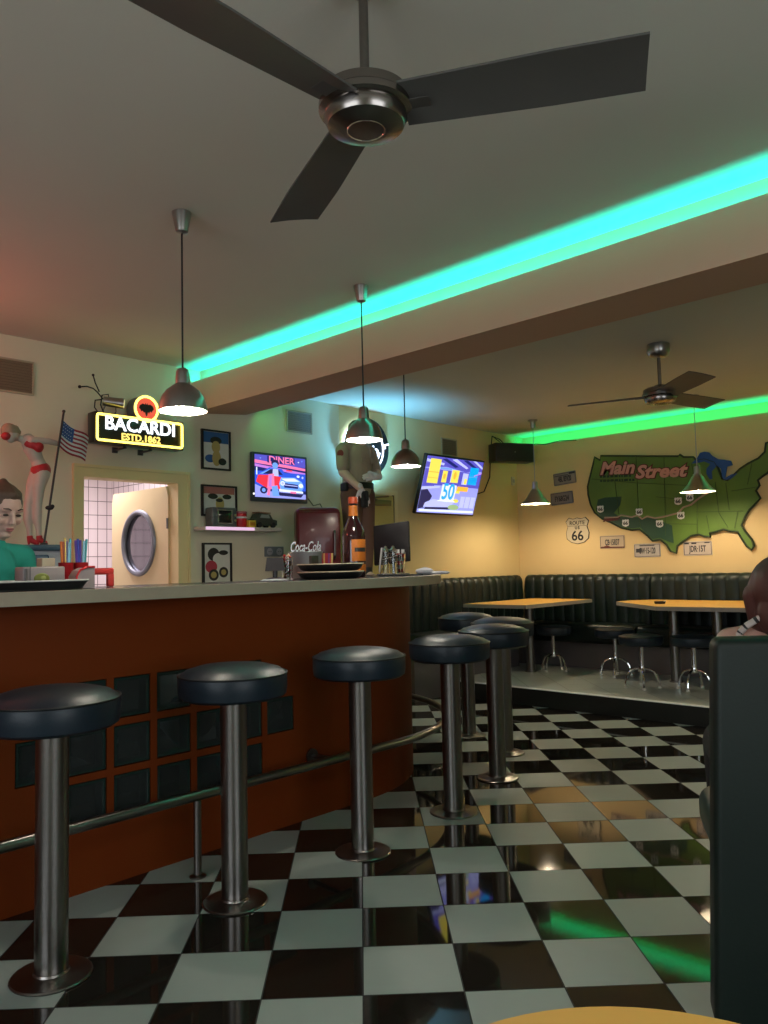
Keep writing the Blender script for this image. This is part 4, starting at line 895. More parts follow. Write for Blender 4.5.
def hair_back(h):
    h.ball((0, -.030, .036), .0995, (.88, 1.05, 1.0)); h.ball((0, -.006, .092), .068, (1.0, 1.0, .5)); h.limb((0, .045, .098), (0, -.06, .128), .022, .02); h.ball((0, -.14, .05), .035)
    for sx in (-1, 1): h.ball((.052*sx, -.012, .06), .042, (.6, 1, .9))
local_part('hair', hair_back, pm('hair_brown', (.085, .05, .032), .6, noise=.25, nscale=60), HM, wp, fuse=.006, fsmooth=2)
def eyes(h):
    for sx in (-1, 1): h.ball((.031*sx, .0795, .012), .0105, (1.3, .6, .55))
local_part('eyelashes', eyes, pm('lash_dark', (.05, .03, .025), .6), HM, wp)
def brows(h):
    for sx in (-1, 1): h.tube([(.016*sx, .091, .040), (.03*sx, .089, .046), (.048*sx, .076, .041)], [.003, .0035, .002], 6)
local_part('eyebrows', brows, pm('brow_brown', (.07, .04, .03), .7), HM, wp)
local_part('lips', lambda h: (h.ball((0, .0895, -.0525), .0115, (1.75, .6, .42)), h.ball((0, .0875, -.0625), .0115, (1.5, .6, .45))), pm('lips_rose', (.42, .14, .13), .45), HM, wp)

# booth bench at the right with the seated diner
ba = math.radians(28)
booth = thing('booth_bench', 'tall dark green booth bench seen from behind at the right edge', 'booth bench', (.628, .28, 0), ba)
# local: x along the back panel, y away from the camera
m = MB(); m.box(0, 1.5, 0, .12, .004, 1.035, .022, 4)
for v in m.bm.verts:
    if v.co.z > .9: v.co.z += .04*min(1, max(0, v.co.x/.17)) if v.co.x < .5 else .04
    v.co.x += .045*v.co.z/1.04
m.build('back_panel', booth_m, booth)
m = MB(); m.box(.10, 1.5, .125, .20, .42, 1.02, .03, 3); m.build('back_cushion', vinyl_g, booth)
m = MB(); m.box(.04, 1.5, .125, .60, .36, .50, .05, 5); m.build('seat', pm('booth_seat_green', (.012, .034, .030), .35, noise=.1, nscale=10), booth)
m = MB(); m.box(.07, 1.48, .125, .54, .0, .3595); m.build('base', blackm, booth)
dn = thing('person', 'seated diner with reddish bobbed hair and striped strap, back to camera', 'person', (.628, .28, 0), ba)
bx = .265
HD = T(bx+.02, .33, 1.125) @ Matrix.Rotation(math.radians(8), 4, 'Z') @ Matrix.Rotation(math.radians(-6), 4, 'X')
m = MB(); head(m, HD, 1.0)
m.limb((bx, .32, 1.02), (bx+.01, .325, 1.07), .052, .05); m.chain([((bx, .32, .62), .12), ((bx, .315, .78), .105), ((bx, .32, .95), .105)])
for s_ in (-1, 1):
    a = Vector((bx+.13*s_, .335, 1.0)); b = a+Vector((-.005*s_, .10, -.24)); c = b+Vector((-.04*s_, .2, .06)); m.limb((bx, .32, 1.015), a, .056, .046); m.chain([(a, .044), (b, .036), (c, .026)]); hand(m, c, (-.1*s_, 1, .1), (0, 0, -1), 1, .25)
    h_ = Vector((bx+.085*s_, .33, .595)); kn = Vector((bx+.11*s_, .76, .60)); ft = Vector((bx+.11*s_, .74, .09)); m.chain([(h_, .09), (kn, .06), (ft, .04)]); m.limb(ft, ft+Vector((0, .14, -.045)), .042, .032)
m.build('body', pm('skin_diner', (.52, .30, .24), .5, noise=.05, nscale=30), dn, fuse=.006)
m = MB()
m.limb((bx-.01, .32, .60), (bx+.01, .32, .60), .135, .135); 
for s_ in (-1, 1):
    h_ = Vector((bx+.085*s_, .33, .595)); kn = Vector((bx+.11*s_, .76, .605)); ft = Vector((bx+.11*s_, .74, .15)); m.chain([(h_, .098), (kn, .074), (ft, .056)])
m.build('trousers', pm('black_cloth', (.008, .008, .009), .85, noise=.1, nscale=20), dn, fuse=.01)
m = MB(); m.chain([((bx, .32, .64), .128), ((bx, .315, .77), .114), ((bx, .32, .87), .118)]); m.build('top', pm('black_cloth', (.008, .008, .009), .85), dn, fuse=.009)
for s_ in (-1, 1):
    m = MB(); mats = [pm('strap_white', (.5, .42, .38), .6), blackm]
    P0 = [Vector((bx+.01+.005*s_, .262, 1.115)), Vector((bx+.05*s_, .258, 1.085)), Vector((bx+.095*s_, .268, 1.055)), Vector((bx+.115*s_, .275, 1.03)), Vector((bx+.11*s_, .235, .93)), Vector((bx+.10*s_, .215, .86))]
    n = 28
    def at(u):
        f = u*(len(P0)-1); i = min(int(f), len(P0)-2); return P0[i].lerp(P0[i+1], f-i)
    for q in range(n):
        m.mi = 1 if q % 4 == 3 else 0; m.tube([at(q/n), at((q+1)/n)], .010, 8)
    m.build('strap', mats, dn)
def bob(h):
    h.ball((0, -.022, .035), .105, (.92, 1.08, 1.05)); h.ball((0, -.05, -.04), .088, (1.05, .8, 1.0))
    for sx in (-1, 1): h.limb((.07*sx, .0, .02), (.068*sx, .0, -.085), .042, .03)
local_part('hair', bob, pm('hair_auburn', (.07, .024, .019), .5, noise=.3, nscale=40), HD, dn, fuse=.007, fsmooth=2)
local_part('eyes', lambda h: [h.ball((.031*sx, .0795, .012), .0105, (1.3, .6, .6)) for sx in (-1, 1)], blackm, HD, dn)

# foreground round table
rt_ = thing('round_table', 'round yellow-topped table in the foreground at the bottom edge', 'table', (1.235, -1.27, 0))
m = MB(); m.lathe([(0, .72), (.29, .72), (.30, .724), (.302, .738), (.297, .742), (0, .742)], seg=72); m.build('tabletop', wood_t, rt_)
m = MB(); m.cyl((0, 0, .02), (0, 0, .72), .035, seg=24); m.build('pedestal', steel, rt_)
m = MB(); m.lathe([(0, 0), (.2, 0), (.2, .012), (.05, .03), (0, .03)], seg=40); m.build('base', steel_d, rt_)

# ------------------------------------------------------------------ lounge benches
def ribbed(m, L, z0, z1, depth=.10, rib=.125, bulge=.018):
    """channel-tufted upright back along +x, front at -y; local y 0 = wall side"""
    n = max(1, round(L/rib)); per = 8; zs = [z0, z0+.02, z0+.1, (z0+z1)/2, z1-.08, z1-.04, z1-.015, z1]
    ins = [.0, .006, .01, .01, .008, .0, -.02, -.055]
    V = []
    for i in range(n*per+1):
        x = L*i/(n*per); s_ = abs(math.sin(PI*i/per))**.55
        V.append([m.bm.verts.new((x, -(depth-bulge+bulge*s_+ins[j]), zs[j]+(.006*s_ if j >= 6 else 0))) for j in range(len(zs))] + [m.bm.verts.new((x, 0, z1)), m.bm.verts.new((x, 0, z0))])
    K = len(V[0])
    for i in range(n*per):
        for j in range(K): m.bm.faces.new((V[i][j], V[i+1][j], V[i+1][(j+1) % K], V[i][(j+1) % K]))
    m.bm.faces.new(V[0]); m.bm.faces.new(list(reversed(V[-1])))
def bench(loc, rotz, L, segs, label, back=None):
    segs_x0 = min(0, back[0]) if back else 0
    t = thing('bench', label, 'bench', loc, rotz, 'ribbed dark green wall benches')
    m = MB(); m.box(segs_x0, L, -.33, -.02, 0, .27); 
    if segs_x0 < 0: m.box(segs_x0, -.03, -.33, -.02, -.149, -.0001)
    m.build('base', pm('bench_base_steel', (.20, .19, .20), .35, metal=.6, noise=.08, nscale=6), t)
    x = 0
    for w in segs:
        m = MB(); m.box(x+.003+(segs_x0 if x == 0 else 0), x+w-.003, -.48, -.12, .2705, .465, .04, 4); m.build('seat', vinyl_g, t)
        b0, b1 = back or (x, x+w)
        m = MB(); ribbed(m, b1-b0-.006, .40, .965); o = m.build('backrest', vinyl_g, t, smooth=60); o.location = (b0+.003, -.012, 0); x += w
    return t
bench((-3.575, 5.925, .15), 0, 6.0, [1.5, 1.5, 1.5, 1.5], 'long ribbed dark green bench under the painted map')
bench((LX+.005, 4.16, .15), PI/2, 1.19, [1.19], 'short ribbed dark green bench along the side wall below the slanted television', (-.52, 1.655))

# lounge tables
def table(label, loc, poly, legs):
    t = thing('lounge_table', label, 'table', loc, 0, 'yellow-topped lounge tables')
    m = MB(); m.prism(poly, .677, .712); mats = [tedge, wood_t]
    for f in m.bm.faces: f.material_index = 1 if f.normal.z > .5 or all(v.co.z > .7 for v in f.verts) else 0
    m.build('tabletop', mats, t)
    for x, y in legs:
        m = MB(); m.cyl((x, y, .01), (x, y, .6765), .045, seg=24); m.lathe([(0, 0), (.06, 0), (.06, .006), (.04, .014), (0, .014)], (x, y, 0), 24); m.lathe([(0, .665), (.08, .665), (.09, .6765), (0, .6765)], (x, y, 0), 24); m.build('leg', steel, t)
table('single-leg yellow-topped table in the far corner', (-3.03, 5.06, .15), [(-.36, -.63), (.38, -.63), (.38, .62), (-.36, .62)], [(0, 0)])
table('larger two-leg yellow-topped table with cut corners, before the map', (-1.37, 5.17, .15), [(-.80, .10), (-.10, -.55), (.75, -.50), (1.1, -.2), (1.1, .50), (.75, .58), (-.60, .58), (-.80, .4)], [(-.2, .02), (.2, .0)])
ash = MB(); ash.lathe([(0, .0), (.045, 0), (.05, .02), (.046, .022), (.04, .008), (0, .007)], seg=24); ash.mi = 1; ash.cyl((.02, .0, .012), (.055, .01, .028), .004, seg=8); ash.mi = 0
tag(ash.build('ashtray', [blackm, white_m], loc=(-1.62, 5.03, .8625)), 'small black ashtray on the two-leg lounge table', 'ashtray')

# lounge stools
def lstool(loc, rz, label):
    t = thing('lounge_stool', label, 'stool', loc, rz, 'low black lounge stools')
    m = MB(); m.lathe([(0, .365), (.15, .365), (.175, .372), (.186, .39), (.188, .43), (.184, .445), (.15, .458), (0, .465)], seg=44); m.build('seat', vinyl, t)
    m = MB(); m.tube(arc(0, 0, .186, 0, 350, 35, .444), .004, 8, closed=True); m.build('seat_piping', piping, t)
    m = MB(); m.cyl((0, 0, .15), (0, 0, .365), .022, seg=18); m.lathe([(0, .14), (.03, .14), (.034, .16), (.03, .185), (0, .185)], seg=20); m.build('column', chrome, t)
    for a in range(4):
        c, s_ = math.cos(a*PI/2), math.sin(a*PI/2)
        m = MB(); m.tube([(q*c, q*s_, z) for q, z in ((.02, .165), (.06, .162), (.1, .14), (.125, .1), (.138, .05), (.142, .016))], .0095, 10); l = m.build('leg', chrome, t)
        m = MB(); m.lathe([(0, 0), (.014, 0), (.016, .006), (.013, .018), (0, .02)], (.142*c, .142*s_, 0), 14); m.build('glide', pm('glide_white', (.7, .68, .62), .4), l)
    return t
l0 = lstool((-2.87, 5.24, .15), math.radians(88), 'low black stool with chrome claw legs beside the single-leg corner table')
dup(l0, (-2.19, 5.25, .15), 'low black stool furthest back, half hidden at the left of the two-leg table', math.radians(20))
dup(l0, (-1.665, 4.71, .15), 'low black stool in front of the two-leg table, left of the pair', math.radians(30))
dup(l0, (-1.265, 4.86, .15), 'low black stool in front of the two-leg table, right beside the booth', math.radians(88))

# ------------------------------------------------------------------ map on the far wall
MAPY = 5.9
US = [(-2.675, 2.385), (-2.609, 2.342), (-2.604, 2.391), (-1.751, 2.291), (-1.737, 2.308), (-1.699, 2.278), (-1.601, 2.267), (-1.572, 2.23), (-1.495, 2.237), (-1.397, 2.194), (-1.364, 2.127), (-1.332, 2.023), (-1.284, 2.007), (-1.209, 2.062), (-1.159, 2.106), (-1.086, 2.148), (-0.991, 2.187), (-0.93, 2.241), (-0.915, 2.324), (-0.857, 2.337), (-0.807, 2.227), (-0.834, 2.146), (-0.911, 2.045), (-0.965, 2.014), (-1.006, 1.982), (-0.992, 1.932), (-1.029, 1.886), (-0.992, 1.81), (-1.048, 1.754), (-1.097, 1.708), (-1.135, 1.65), (-1.174, 1.566), (-1.142, 1.503), (-1.088, 1.428), (-1.072, 1.367), (-1.097, 1.331), (-1.137, 1.369), (-1.181, 1.444), (-1.213, 1.507), (-1.284, 1.517), (-1.344, 1.537), (-1.419, 1.516), (-1.481, 1.506), (-1.471, 1.468), (-1.533, 1.478), (-1.583, 1.498), (-1.66, 1.488), (-1.74, 1.44), (-1.808, 1.391), (-1.82, 1.319), (-1.877, 1.342), (-1.914, 1.408), (-1.979, 1.463), (-2.062, 1.452), (-2.114, 1.508), (-2.195, 1.578), (-2.281, 1.574), (-2.395, 1.601), (-2.51, 1.662), (-2.613, 1.709), (-2.701, 1.784), (-2.744, 1.871), (-2.77, 1.985), (-2.772, 2.07), (-2.729, 2.207), (-2.693, 2.317)]
LAKE = [(-1.62, 2.204), (-1.566, 2.25), (-1.53, 2.302), (-1.487, 2.308), (-1.442, 2.295), (-1.414, 2.259), (-1.359, 2.22), (-1.298, 2.206), (-1.238, 2.189), (-1.224, 2.148), (-1.277, 2.138), (-1.29, 2.082), (-1.3, 2.033), (-1.238, 2.06), (-1.185, 2.064), (-1.259, 2.012), (-1.313, 2.007), (-1.331, 2.048), (-1.339, 2.125), (-1.374, 2.158), (-1.426, 2.108), (-1.425, 2.032), (-1.45, 2.029), (-1.478, 2.088), (-1.475, 2.138), (-1.435, 2.18), (-1.497, 2.212), (-1.561, 2.203)]
ROUTE = [(-2.582, 1.721), (-2.434, 1.718), (-2.389, 1.737), (-2.274, 1.709), (-2.211, 1.726), (-2.162, 1.683), (-2.105, 1.707), (-2.023, 1.683), (-1.914, 1.695), (-1.779, 1.721), (-1.724, 1.775), (-1.645, 1.795), (-1.565, 1.853), (-1.461, 1.909)]
def wallpoly(m, P, y0, y1): m.prism_xz(P, y0, y1)
mp = thing('wall_map', 'painted green road map of the united states on the yellow wall', 'map', (0, 0, 0))
m = MB(); wallpoly(m, US, 5.902, 5.929); m.build('board', pm('map_green', (.10, .19, .03), .6, noise=.45, nscale=2.6), mp, smooth=0)
m = MB(); m.tube([(x, 5.905, z) for x, z in US], .011, 6, closed=True); m.build('dark_outline', pm('map_edge', (.018, .03, .012), .7), mp)
m = MB(); wallpoly(m, LAKE, 5.896, 5.903); m.build('lakes', pm('map_blue', (.01, .07, .28), .5, noise=.2, nscale=8), mp, smooth=0)
m = MB(); m.prism_xz([(-2.684, 1.80), (-2.655, 1.92), (-2.573, 1.937), (-2.38, 1.933), (-2.398, 1.847), (-2.475, 1.765), (-2.42, 1.72), (-2.05, 1.69), (-1.85, 1.60), (-1.84, 1.42), (-1.9, 1.44), (-1.979, 1.48), (-2.06, 1.47), (-2.11, 1.52), (-2.19, 1.595), (-2.281, 1.59), (-2.395, 1.615), (-2.51, 1.675), (-2.613, 1.72)], 5.8995, 5.9015); m.build('dark_patch', pm('map_dark_green', (.018, .065, .035), .6, noise=.25, nscale=5), mp, smooth=0)
m = MB()
for P_ in ([(-2.72, 2.15), (-2.2, 2.06)], [(-2.2, 2.35), (-2.2, 1.75)], [(-1.9, 2.30), (-1.92, 1.5)], [(-2.2, 2.06), (-1.6, 1.98)], [(-2.0, 1.90), (-1.6, 1.83)], [(-1.62, 2.2), (-1.58, 1.88), (-1.6, 1.5)], [(-1.4, 2.0), (-1.38, 1.7), (-1.3, 1.55)], [(-1.6, 1.72), (-1.15, 1.70)], [(-1.3, 1.98), (-1.28, 1.72)], [(-1.25, 1.9), (-1.0, 1.92)], [(-1.5, 1.68), (-1.48, 1.53)], [(-2.45, 2.1), (-2.42, 1.75)], [(-2.2, 1.7), (-2.18, 1.6)], [(-1.92, 1.62), (-1.6, 1.60)], [(-1.2, 1.7), (-1.24, 1.54)], [(-1.05, 2.15), (-1.1, 1.95)]):
    m.tube([(x, 5.9005, z) for x, z in P_], .0032, 6)
m.build('state_lines', pm('map_line', (.045, .085, .02), .7), mp)
m = MB(); m.tube([(x, 5.897, z) for x, z in ROUTE], .0095, 6); m.build('route_line', pm('map_route', (.36, .25, .20), .7, noise=.05, nscale=10), mp)
pinkm = pm('map_title_pink', (.62, .30, .25), .6, noise=.1, nscale=10); titleb = pm('map_title_edge', (.10, .012, .012), .6)
rot = Matrix.Rotation(math.radians(-1.5), 4, 'Y')
m = MB(); m.text('Main', .185, T(-2.42, 5.8975, 2.235) @ Matrix.Rotation(math.radians(3), 4, 'Y'), .0015, .016, shear=.25, sx=1.1); m.text('Street', .185, T(-1.95, 5.8975, 2.155) @ Matrix.Rotation(math.radians(3), 4, 'Y'), .0015, .016, shear=.25, sx=1.15); m.text('Arizona', .055, T(-2.505, 5.8955, 1.705) @ Matrix.Rotation(math.radians(-3), 4, 'Y'), .0015, .008, shear=.2); m.build('title_edge', titleb, mp)
m = MB(); m.text('Main', .185, T(-2.42, 5.8945, 2.235) @ Matrix.Rotation(math.radians(3), 4, 'Y'), .0015, .0065, shear=.25, sx=1.1); m.text('Street', .185, T(-1.95, 5.8945, 2.155) @ Matrix.Rotation(math.radians(3), 4, 'Y'), .0015, .0065, shear=.25, sx=1.15); m.build('title', pinkm, mp)
m = MB()
for z, x0, x1 in ((2.145, -2.62, -2.28), (2.10, -2.62, -2.25)):
    x = x0; rr = random.Random(3)
    while x < x1: w = rr.uniform(.015, .05); m.box(x, x+w, 5.899, 5.9015, z-.012-(x-x0)*.06+.02, z+.012-(x-x0)*.06+.02); x += w+.012
m.build('small_print', pm('map_print_dark', (.015, .05, .02), .7), mp)
shp = [(-.5, .30), (-.42, .5), (-.2, .44), (0, .5), (.2, .44), (.42, .5), (.5, .30), (.44, .1), (.5, -.15), (.4, -.38), (0, -.52), (-.4, -.38), (-.5, -.15), (-.44, .1)]
for (x, z), tx in zip([(-2.624, 1.815), (-2.187, 1.757), (-2.343, 1.65), (-1.974, 1.623), (-1.751, 1.694), (-1.771, 1.84), (-1.652, 1.867)], ('66', '66', '66', '66', '66', '66', '66')):
    m = MB(); m.prism_xz([(x+.075*a, z+.075*b) for a, b in shp], 5.888, 5.8955); m.mi = 1; m.text(tx, .048, T(x, 5.8875, z-.003), .0008, .0018, sx=1.1); m.build('route_shield', [white_m, blackm], mp, smooth=0)

# road sign and licence plates
rs_ = thing('route_sign', 'white shield sign reading route us 66 on the yellow wall', 'road sign', (-2.928, 5.93, 1.597))
def shield(w, h): return [(-.36*w, .5*h), (-.5*w, .36*h), (-.42*w, .16*h), (-.5*w, -.08*h), (-.47*w, -.3*h), (-.28*w, -.44*h), (0, -.5*h), (.28*w, -.44*h), (.47*w, -.3*h), (.5*w, -.08*h), (.42*w, .16*h), (.5*w, .36*h), (.36*w, .5*h), (.18*w, .45*h), (0, .49*h), (-.18*w, .45*h)]
m = MB(); m.prism_xz(shield(.285, .295), -.01, -.001); m.build('back_plate', blackm, rs_, smooth=0)
m = MB(); m.prism_xz(shield(.272, .283), -.0125, -.0095); m.build('plate', pm('sign_cream', (.60, .52, .36), .45, noise=.05, nscale=14), rs_, smooth=0)
m = MB(); m.text('ROUTE', .058, T(0, -.0132, .085), .0008, .0008); m.text('US', .042, T(0, -.0132, .03), .0008, .0018, spacing=1.4); m.text('66', .15, T(0, -.0132, -.06), .0008, .003); m.box(-.116, .116, -.0134, -.0124, .052, .056); m.build('lettering', blackm, rs_)
def plate(x, z, label, text, bg, fg, extra=None, rot=0, w=.285, h=.14):
    t = thing('licence_plate', label, 'licence plate', (x, 5.93, z), 0, 'licence plates on the yellow wall')
    R_ = Matrix.Rotation(rot, 4, 'Y')
    m = MB(); v = m.prism_xz(rrect(w/2, h/2, .012, 3), -.006, -.001); bmesh.ops.transform(m.bm, matrix=R_, verts=v); m.build('plate', bg, t, smooth=0)
    m = MB()
    for a, b, c, d in ((-w/2+.006, w/2-.006, h/2-.012, h/2-.008), (-w/2+.006, w/2-.006, -h/2+.008, -h/2+.012), (-w/2+.006, -w/2+.010, -h/2+.012, h/2-.012), (w/2-.010, w/2-.006, -h/2+.012, h/2-.012)): m.box(a, b, -.0075, -.0055, c, d, M=R_)
    m.build('rim', fg, t)
    m = MB(); m.text(text, .085, R_ @ T(0, -.0068, -.006), .0008, .0022, sx=min(1.2, 3.9/len(text))); m.build('lettering', fg, t)
    if extra: extra(t, R_)
    return t
pg = pm('plate_grey', (.26, .24, .22), .45, noise=.15, nscale=14); pl = pm('plate_pale', (.50, .46, .42), .45, noise=.12, nscale=14); pt = pm('plate_tan', (.50, .40, .28), .45, noise=.1, nscale=10); ink = pm('plate_ink', (.03, .032, .04), .5)
def caps(*boxes, mat=None):
    def f(t, R_):
        m = MB()
        for b in boxes: m.box(b[0], b[1], -.0078, -.0058, b[2], b[3], M=R_)
        m.build('printed_band', mat or ink, t)
    return f
plate(-3.065, 2.19, 'grey licence plate with a dark corner, topmost by the corner lamp', '4BL 83V20'[:9], pg, ink, caps((.06, .13, .04, .062), (-.13, .05, .034, .04)), math.radians(-4))
plate(-3.11, 1.97, 'dark grey licence plate just right of the corner pendant lamp', 'FY68G24', pm('plate_slate', (.20, .19, .20), .45, noise=.15, nscale=14), ink, None, math.radians(-3))
def desert(t, R_):
    m = MB(); m.prism_xz([(-.138, -.066), (.138, -.066), (.138, -.052), (-.02, -.05), (-.06, -.034), (-.10, -.046), (-.138, -.05)], -.0078, -.0058); m.build('landscape_band', pm('plate_maroon', (.10, .015, .01), .5), t)
plate(-2.522, 1.458, 'tan licence plate with a dark red landscape strip under the map', 'CB·15837', pt, ink, desert)
plate(-2.135, 1.357, 'pale licence plate left of the map tip, reading 15-120', 'CW·15-120', pl, ink, caps((-.12, -.06, -.02, .02), (-.08, .08, .045, .055)))
plate(-1.612, 1.361, 'pale licence plate at the right under the map, reading JDR-15T', 'JDR·15T', pm('plate_white', (.55, .48, .42), .45, noise=.08, nscale=14), ink, caps((-.13, -.085, .044, .062), (-.06, -.01, .044, .062), (.07, .12, .05, .06)))

# ------------------------------------------------------------------ things on the bar, left group
CT = 1.197
tr = thing('serving_tray', 'black serving tray with pale rim at the left of the bar', 'tray', (-1.80, -.665, CT), PI/2)
m = MB(); m.prism(rrect(.30, .17, .05), 0, .006); m.build('base', black, tr)
m = MB()
A = rrect(.30, .17, .05); 
for i in range(len(A)):
    a, b = A[i], A[(i+1) % len(A)]
    q = [m.bm.verts.new((a[0], a[1], .006)), m.bm.verts.new((b[0], b[1], .006)), m.bm.verts.new((b[0]*1.06, b[1]*1.08, .034)), m.bm.verts.new((a[0]*1.06, a[1]*1.08, .034))]; m.bm.faces.new(q)
bmesh.ops.remove_doubles(m.bm, verts=m.bm.verts, dist=.0005); bmesh.ops.solidify(m.bm, geom=m.bm.faces[:], thickness=.004); m.build('wall', black, tr)
m = MB(); m.tube([(x*1.06, y*1.08, .036) for x, y in A], .004, 6, closed=True); m.build('rim', pm('tray_rim', (.5, .5, .47), .4), tr)
cu = thing('cup', 'tall white cup on the tray at the left edge of the photo', 'cup', (-1.80, -.755, CT+.0065))
m = MB(); m.lathe([(0, 0), (.035, 0), (.036, .004), (.05, .158), (.0525, .162), (.05, .165), (.047, .16), (.033, .006), (0, .005)], seg=32); m.build('body', pm('cup_white', (.55, .52, .50), .5, noise=.03, nscale=20), cu)
m = MB(); m.tube(arc(0, 0, .0515, 0, 350, 35, .163), .003, 6, closed=True); m.build('rolled_rim', white_m, cu)
def box_thing(name, label, cat, loc, rz, w, d, h, mat, bev=.006): 
    t = thing(name, label, cat, loc, rz); m = MB(); m.box(-w/2, w/2, -d/2, d/2, 0, h, bev, 3); m.build('box', mat, t); return t
mauve = pm('caddy_mauve_grey', (.30, .25, .25), .45, noise=.06, nscale=14)
nb = box_thing('napkin_holder', 'mauve-grey napkin holder with a green lime motif on the tray', 'napkin holder', (-1.83, -.475, CT+.0065), PI/2, .175, .09, .088, mauve)
m = MB(); m.ball((-.012, -.046, .038), .030, (1.1, .18, .8)); lm_ = m.build('lime', pm('lime_green', (.17, .19, .03), .5, noise=.15, nscale=30), nb)
m = MB(); m.ball((-.008, -.051, .041), .012, (1, .2, .8)); m.build('lime_highlight', pm('lime_light', (.32, .34, .10), .5), lm_)
m = MB(); m.tube([(-.078, -.046, .004), (-.078, -.046, .08)], .006, 6); m.tube([(-.06, -.046, .002), (-.06, -.046, .088)], .002, 6); m.build('corner_clip', steel_d, nb)
sb = thing('sugar_caddy', 'grey caddy with red edging beside the lime napkin holder', 'caddy', (-1.83, -.298, CT), PI/2)
m = MB(); m.prism_xz([(-.035, 0), (.045, 0), (.045, .088), (.01, .088), (-.02, .075), (-.035, .05)], -.04, .04); m.build('box', mauve, sb)
m = MB(); m.tube([(-.0365, -.04, .002), (-.0365, -.04, .05), (-.021, -.04, .077), (.01, -.04, .09), (.045, -.04, .09)], .005, 8); m.build('red_edging', red_p, sb)
rh = MB(); rh.box(-.075, .075, -.012, .012, .055, .085, .008, 3); rh.box(.045, .075, -.012, .012, 0, .06, .006, 3); rh.box(-.075, -.045, -.012, .012, 0, .06, .006, 3)
tag(rh.build('red_stand', pm('stand_red', (.60, .04, .035), .4, noise=.05, nscale=20), loc=(-1.84, -.215, CT), rotz=PI/2), 'red plastic arched stand at the right end of the tray', 'stand')
def straw_cup(loc, label, cols):
    t = thing('straw_cup', label, 'cup', loc, 0, 'red cups of drinking straws')
    m = MB(); m.lathe([(0, 0), (.026, 0), (.033, .11), (.034, .113), (.031, .112), (.024, .004), (0, .004)], seg=28); m.build('body', pm('straw_cup_red', (.36, .012, .016), .3, noise=.06, nscale=14), t)
    rnd = random.Random(len(label))
    for i, c in enumerate(cols):
        a = -.9+1.8*i/(len(cols)-1); m = MB(); m.cyl((0, .014*a, .008), (rnd.uniform(-.01, .01), .026*a, .215+rnd.uniform(-.012, .012)), .0055, seg=10); m.build('straw', pm('straw_%s' % c[0], c[1], .4, noise=.03, nscale=20), t)
SC_ = {'o': ('orange', (.62, .16, .02)), 'y': ('yellow', (.62, .46, .12)), 'b': ('blue', (.03, .06, .36)), 'l': ('sky', (.25, .48, .62)), 'p': ('purple', (.10, .04, .28)), 't': ('teal', (.05, .30, .32)), 'r': ('brown', (.28, .06, .03))}
straw_cup((-2.02, -.275, CT), 'red cup of orange and blue straws, left of the two', [SC_[q] for q in 'oryblt'])
straw_cup((-2.02, -.205, CT), 'red cup of purple and teal straws, right of the two', [SC_[q] for q in 'pbplt'])
box_b = thing('cardboard_box', 'small beige box beside the weighing machine, behind the straws', 'box', (-2.07, -.345, CT), PI/2)
m = MB(); m.box(-.03, .03, -.03, .03, 0, .135, .003); m.build('carton', pm('carton_beige', (.40, .34, .24), .6, noise=.05, nscale=14), box_b)
m = MB(); m.box(-.03, .03, -.0315, -.0302, .085, .098); m.build('dark_band', steel_d, box_b)

# ------------------------------------------------------------------ things on the bar, right group
def plate_stack(loc, label, r=.19):
    t = thing('serving_plate', label, 'plate', loc, 0, 'stacked black serving plates')
    m = MB(); m.lathe([(0, 0), (r*.80, 0), (r*.9, .012), (r*.985, .036), (r*.975, .038), (r*.86, .014), (r*.78, .007), (0, .007)], seg=64); m.build('dish', black, t)
    m = MB(); m.tube(arc(0, 0, r*.985, 0, 354, 59, .0385), .0035, 6, closed=True); m.build('rim', pm('plate_rim_cream', (.55, .47, .33), .4), t)
plate_stack((-1.80, 1.16, CT), 'black serving plate with cream rim, lower of the two stacked on the bar'); plate_stack((-1.80, 1.16, CT+.0435), 'black serving plate with cream rim, upper of the two stacked on the bar')
bu = thing('metal_bucket', 'galvanised metal bucket with a script word on top, behind the plates', 'bucket', (-2.10, 1.235, CT))
m = MB(); m.lathe([(0, 0), (.085, 0), (.088, .003), (.103, .152), (.106, .156), (.103, .16), (.098, .155), (.084, .006), (0, .005)], seg=44); m.build('body', pm('galvanised', (.40, .40, .42), .38, metal=.6, noise=.12, nscale=12), bu)
m = MB(); m.text('Coca-Cola', .085, T(0, 0, .188) @ Matrix.Rotation(math.radians(45), 4, 'Z'), .006, .0015, shear=.35, sx=.5); m.build('script_word', pm('script_silver', (.7, .7, .75), .2, metal=.8), bu)
m = MB(); m.box(-.01, .01, -.03, .03, -.025, .025, .004, M=T(.098, -.02, .11)); m.build('tag', steel_d, bu)
stp = MB(); mats = [pm('stripe_red', (.28, .012, .018), .5, noise=.05, nscale=20), pm('stripe_purple', (.13, .03, .16), .5), pm('stripe_gold', (.50, .33, .10), .5)]
for i in range(9):
    stp.mi = (0, 1, 0, 2, 0, 0, 1, 0, 2)[i]; x0 = -.045+.01*i; lo, hi = x0*.8, x0
    stp.prism_xz([(x0*.78, 0), ((x0+.01)*.78, 0), (x0+.01, .15), (x0, .15)], -.035, .035)
tag(stp.build('striped_carton', mats, loc=(-2.12, 1.42, CT), rotz=PI/4, smooth=0), 'red striped paper carton between the bucket and the big bottle', 'carton')
bo = thing('bottle', 'big dark liquor bottle with orange labels on the bar', 'bottle', (-2.02, 1.565, CT), math.radians(45))
m = MB(); m.lathe([(0, 0), (.058, 0), (.064, .008), (.065, .02), (.065, .215), (.06, .25), (.04, .29), (.027, .32), (.0235, .345), (.0225, .40), (0, .40)], seg=40); m.build('body', pm('bottle_dark_glass', (.025, .006, .008), .08, noise=.05, nscale=5, coat=.6), bo)
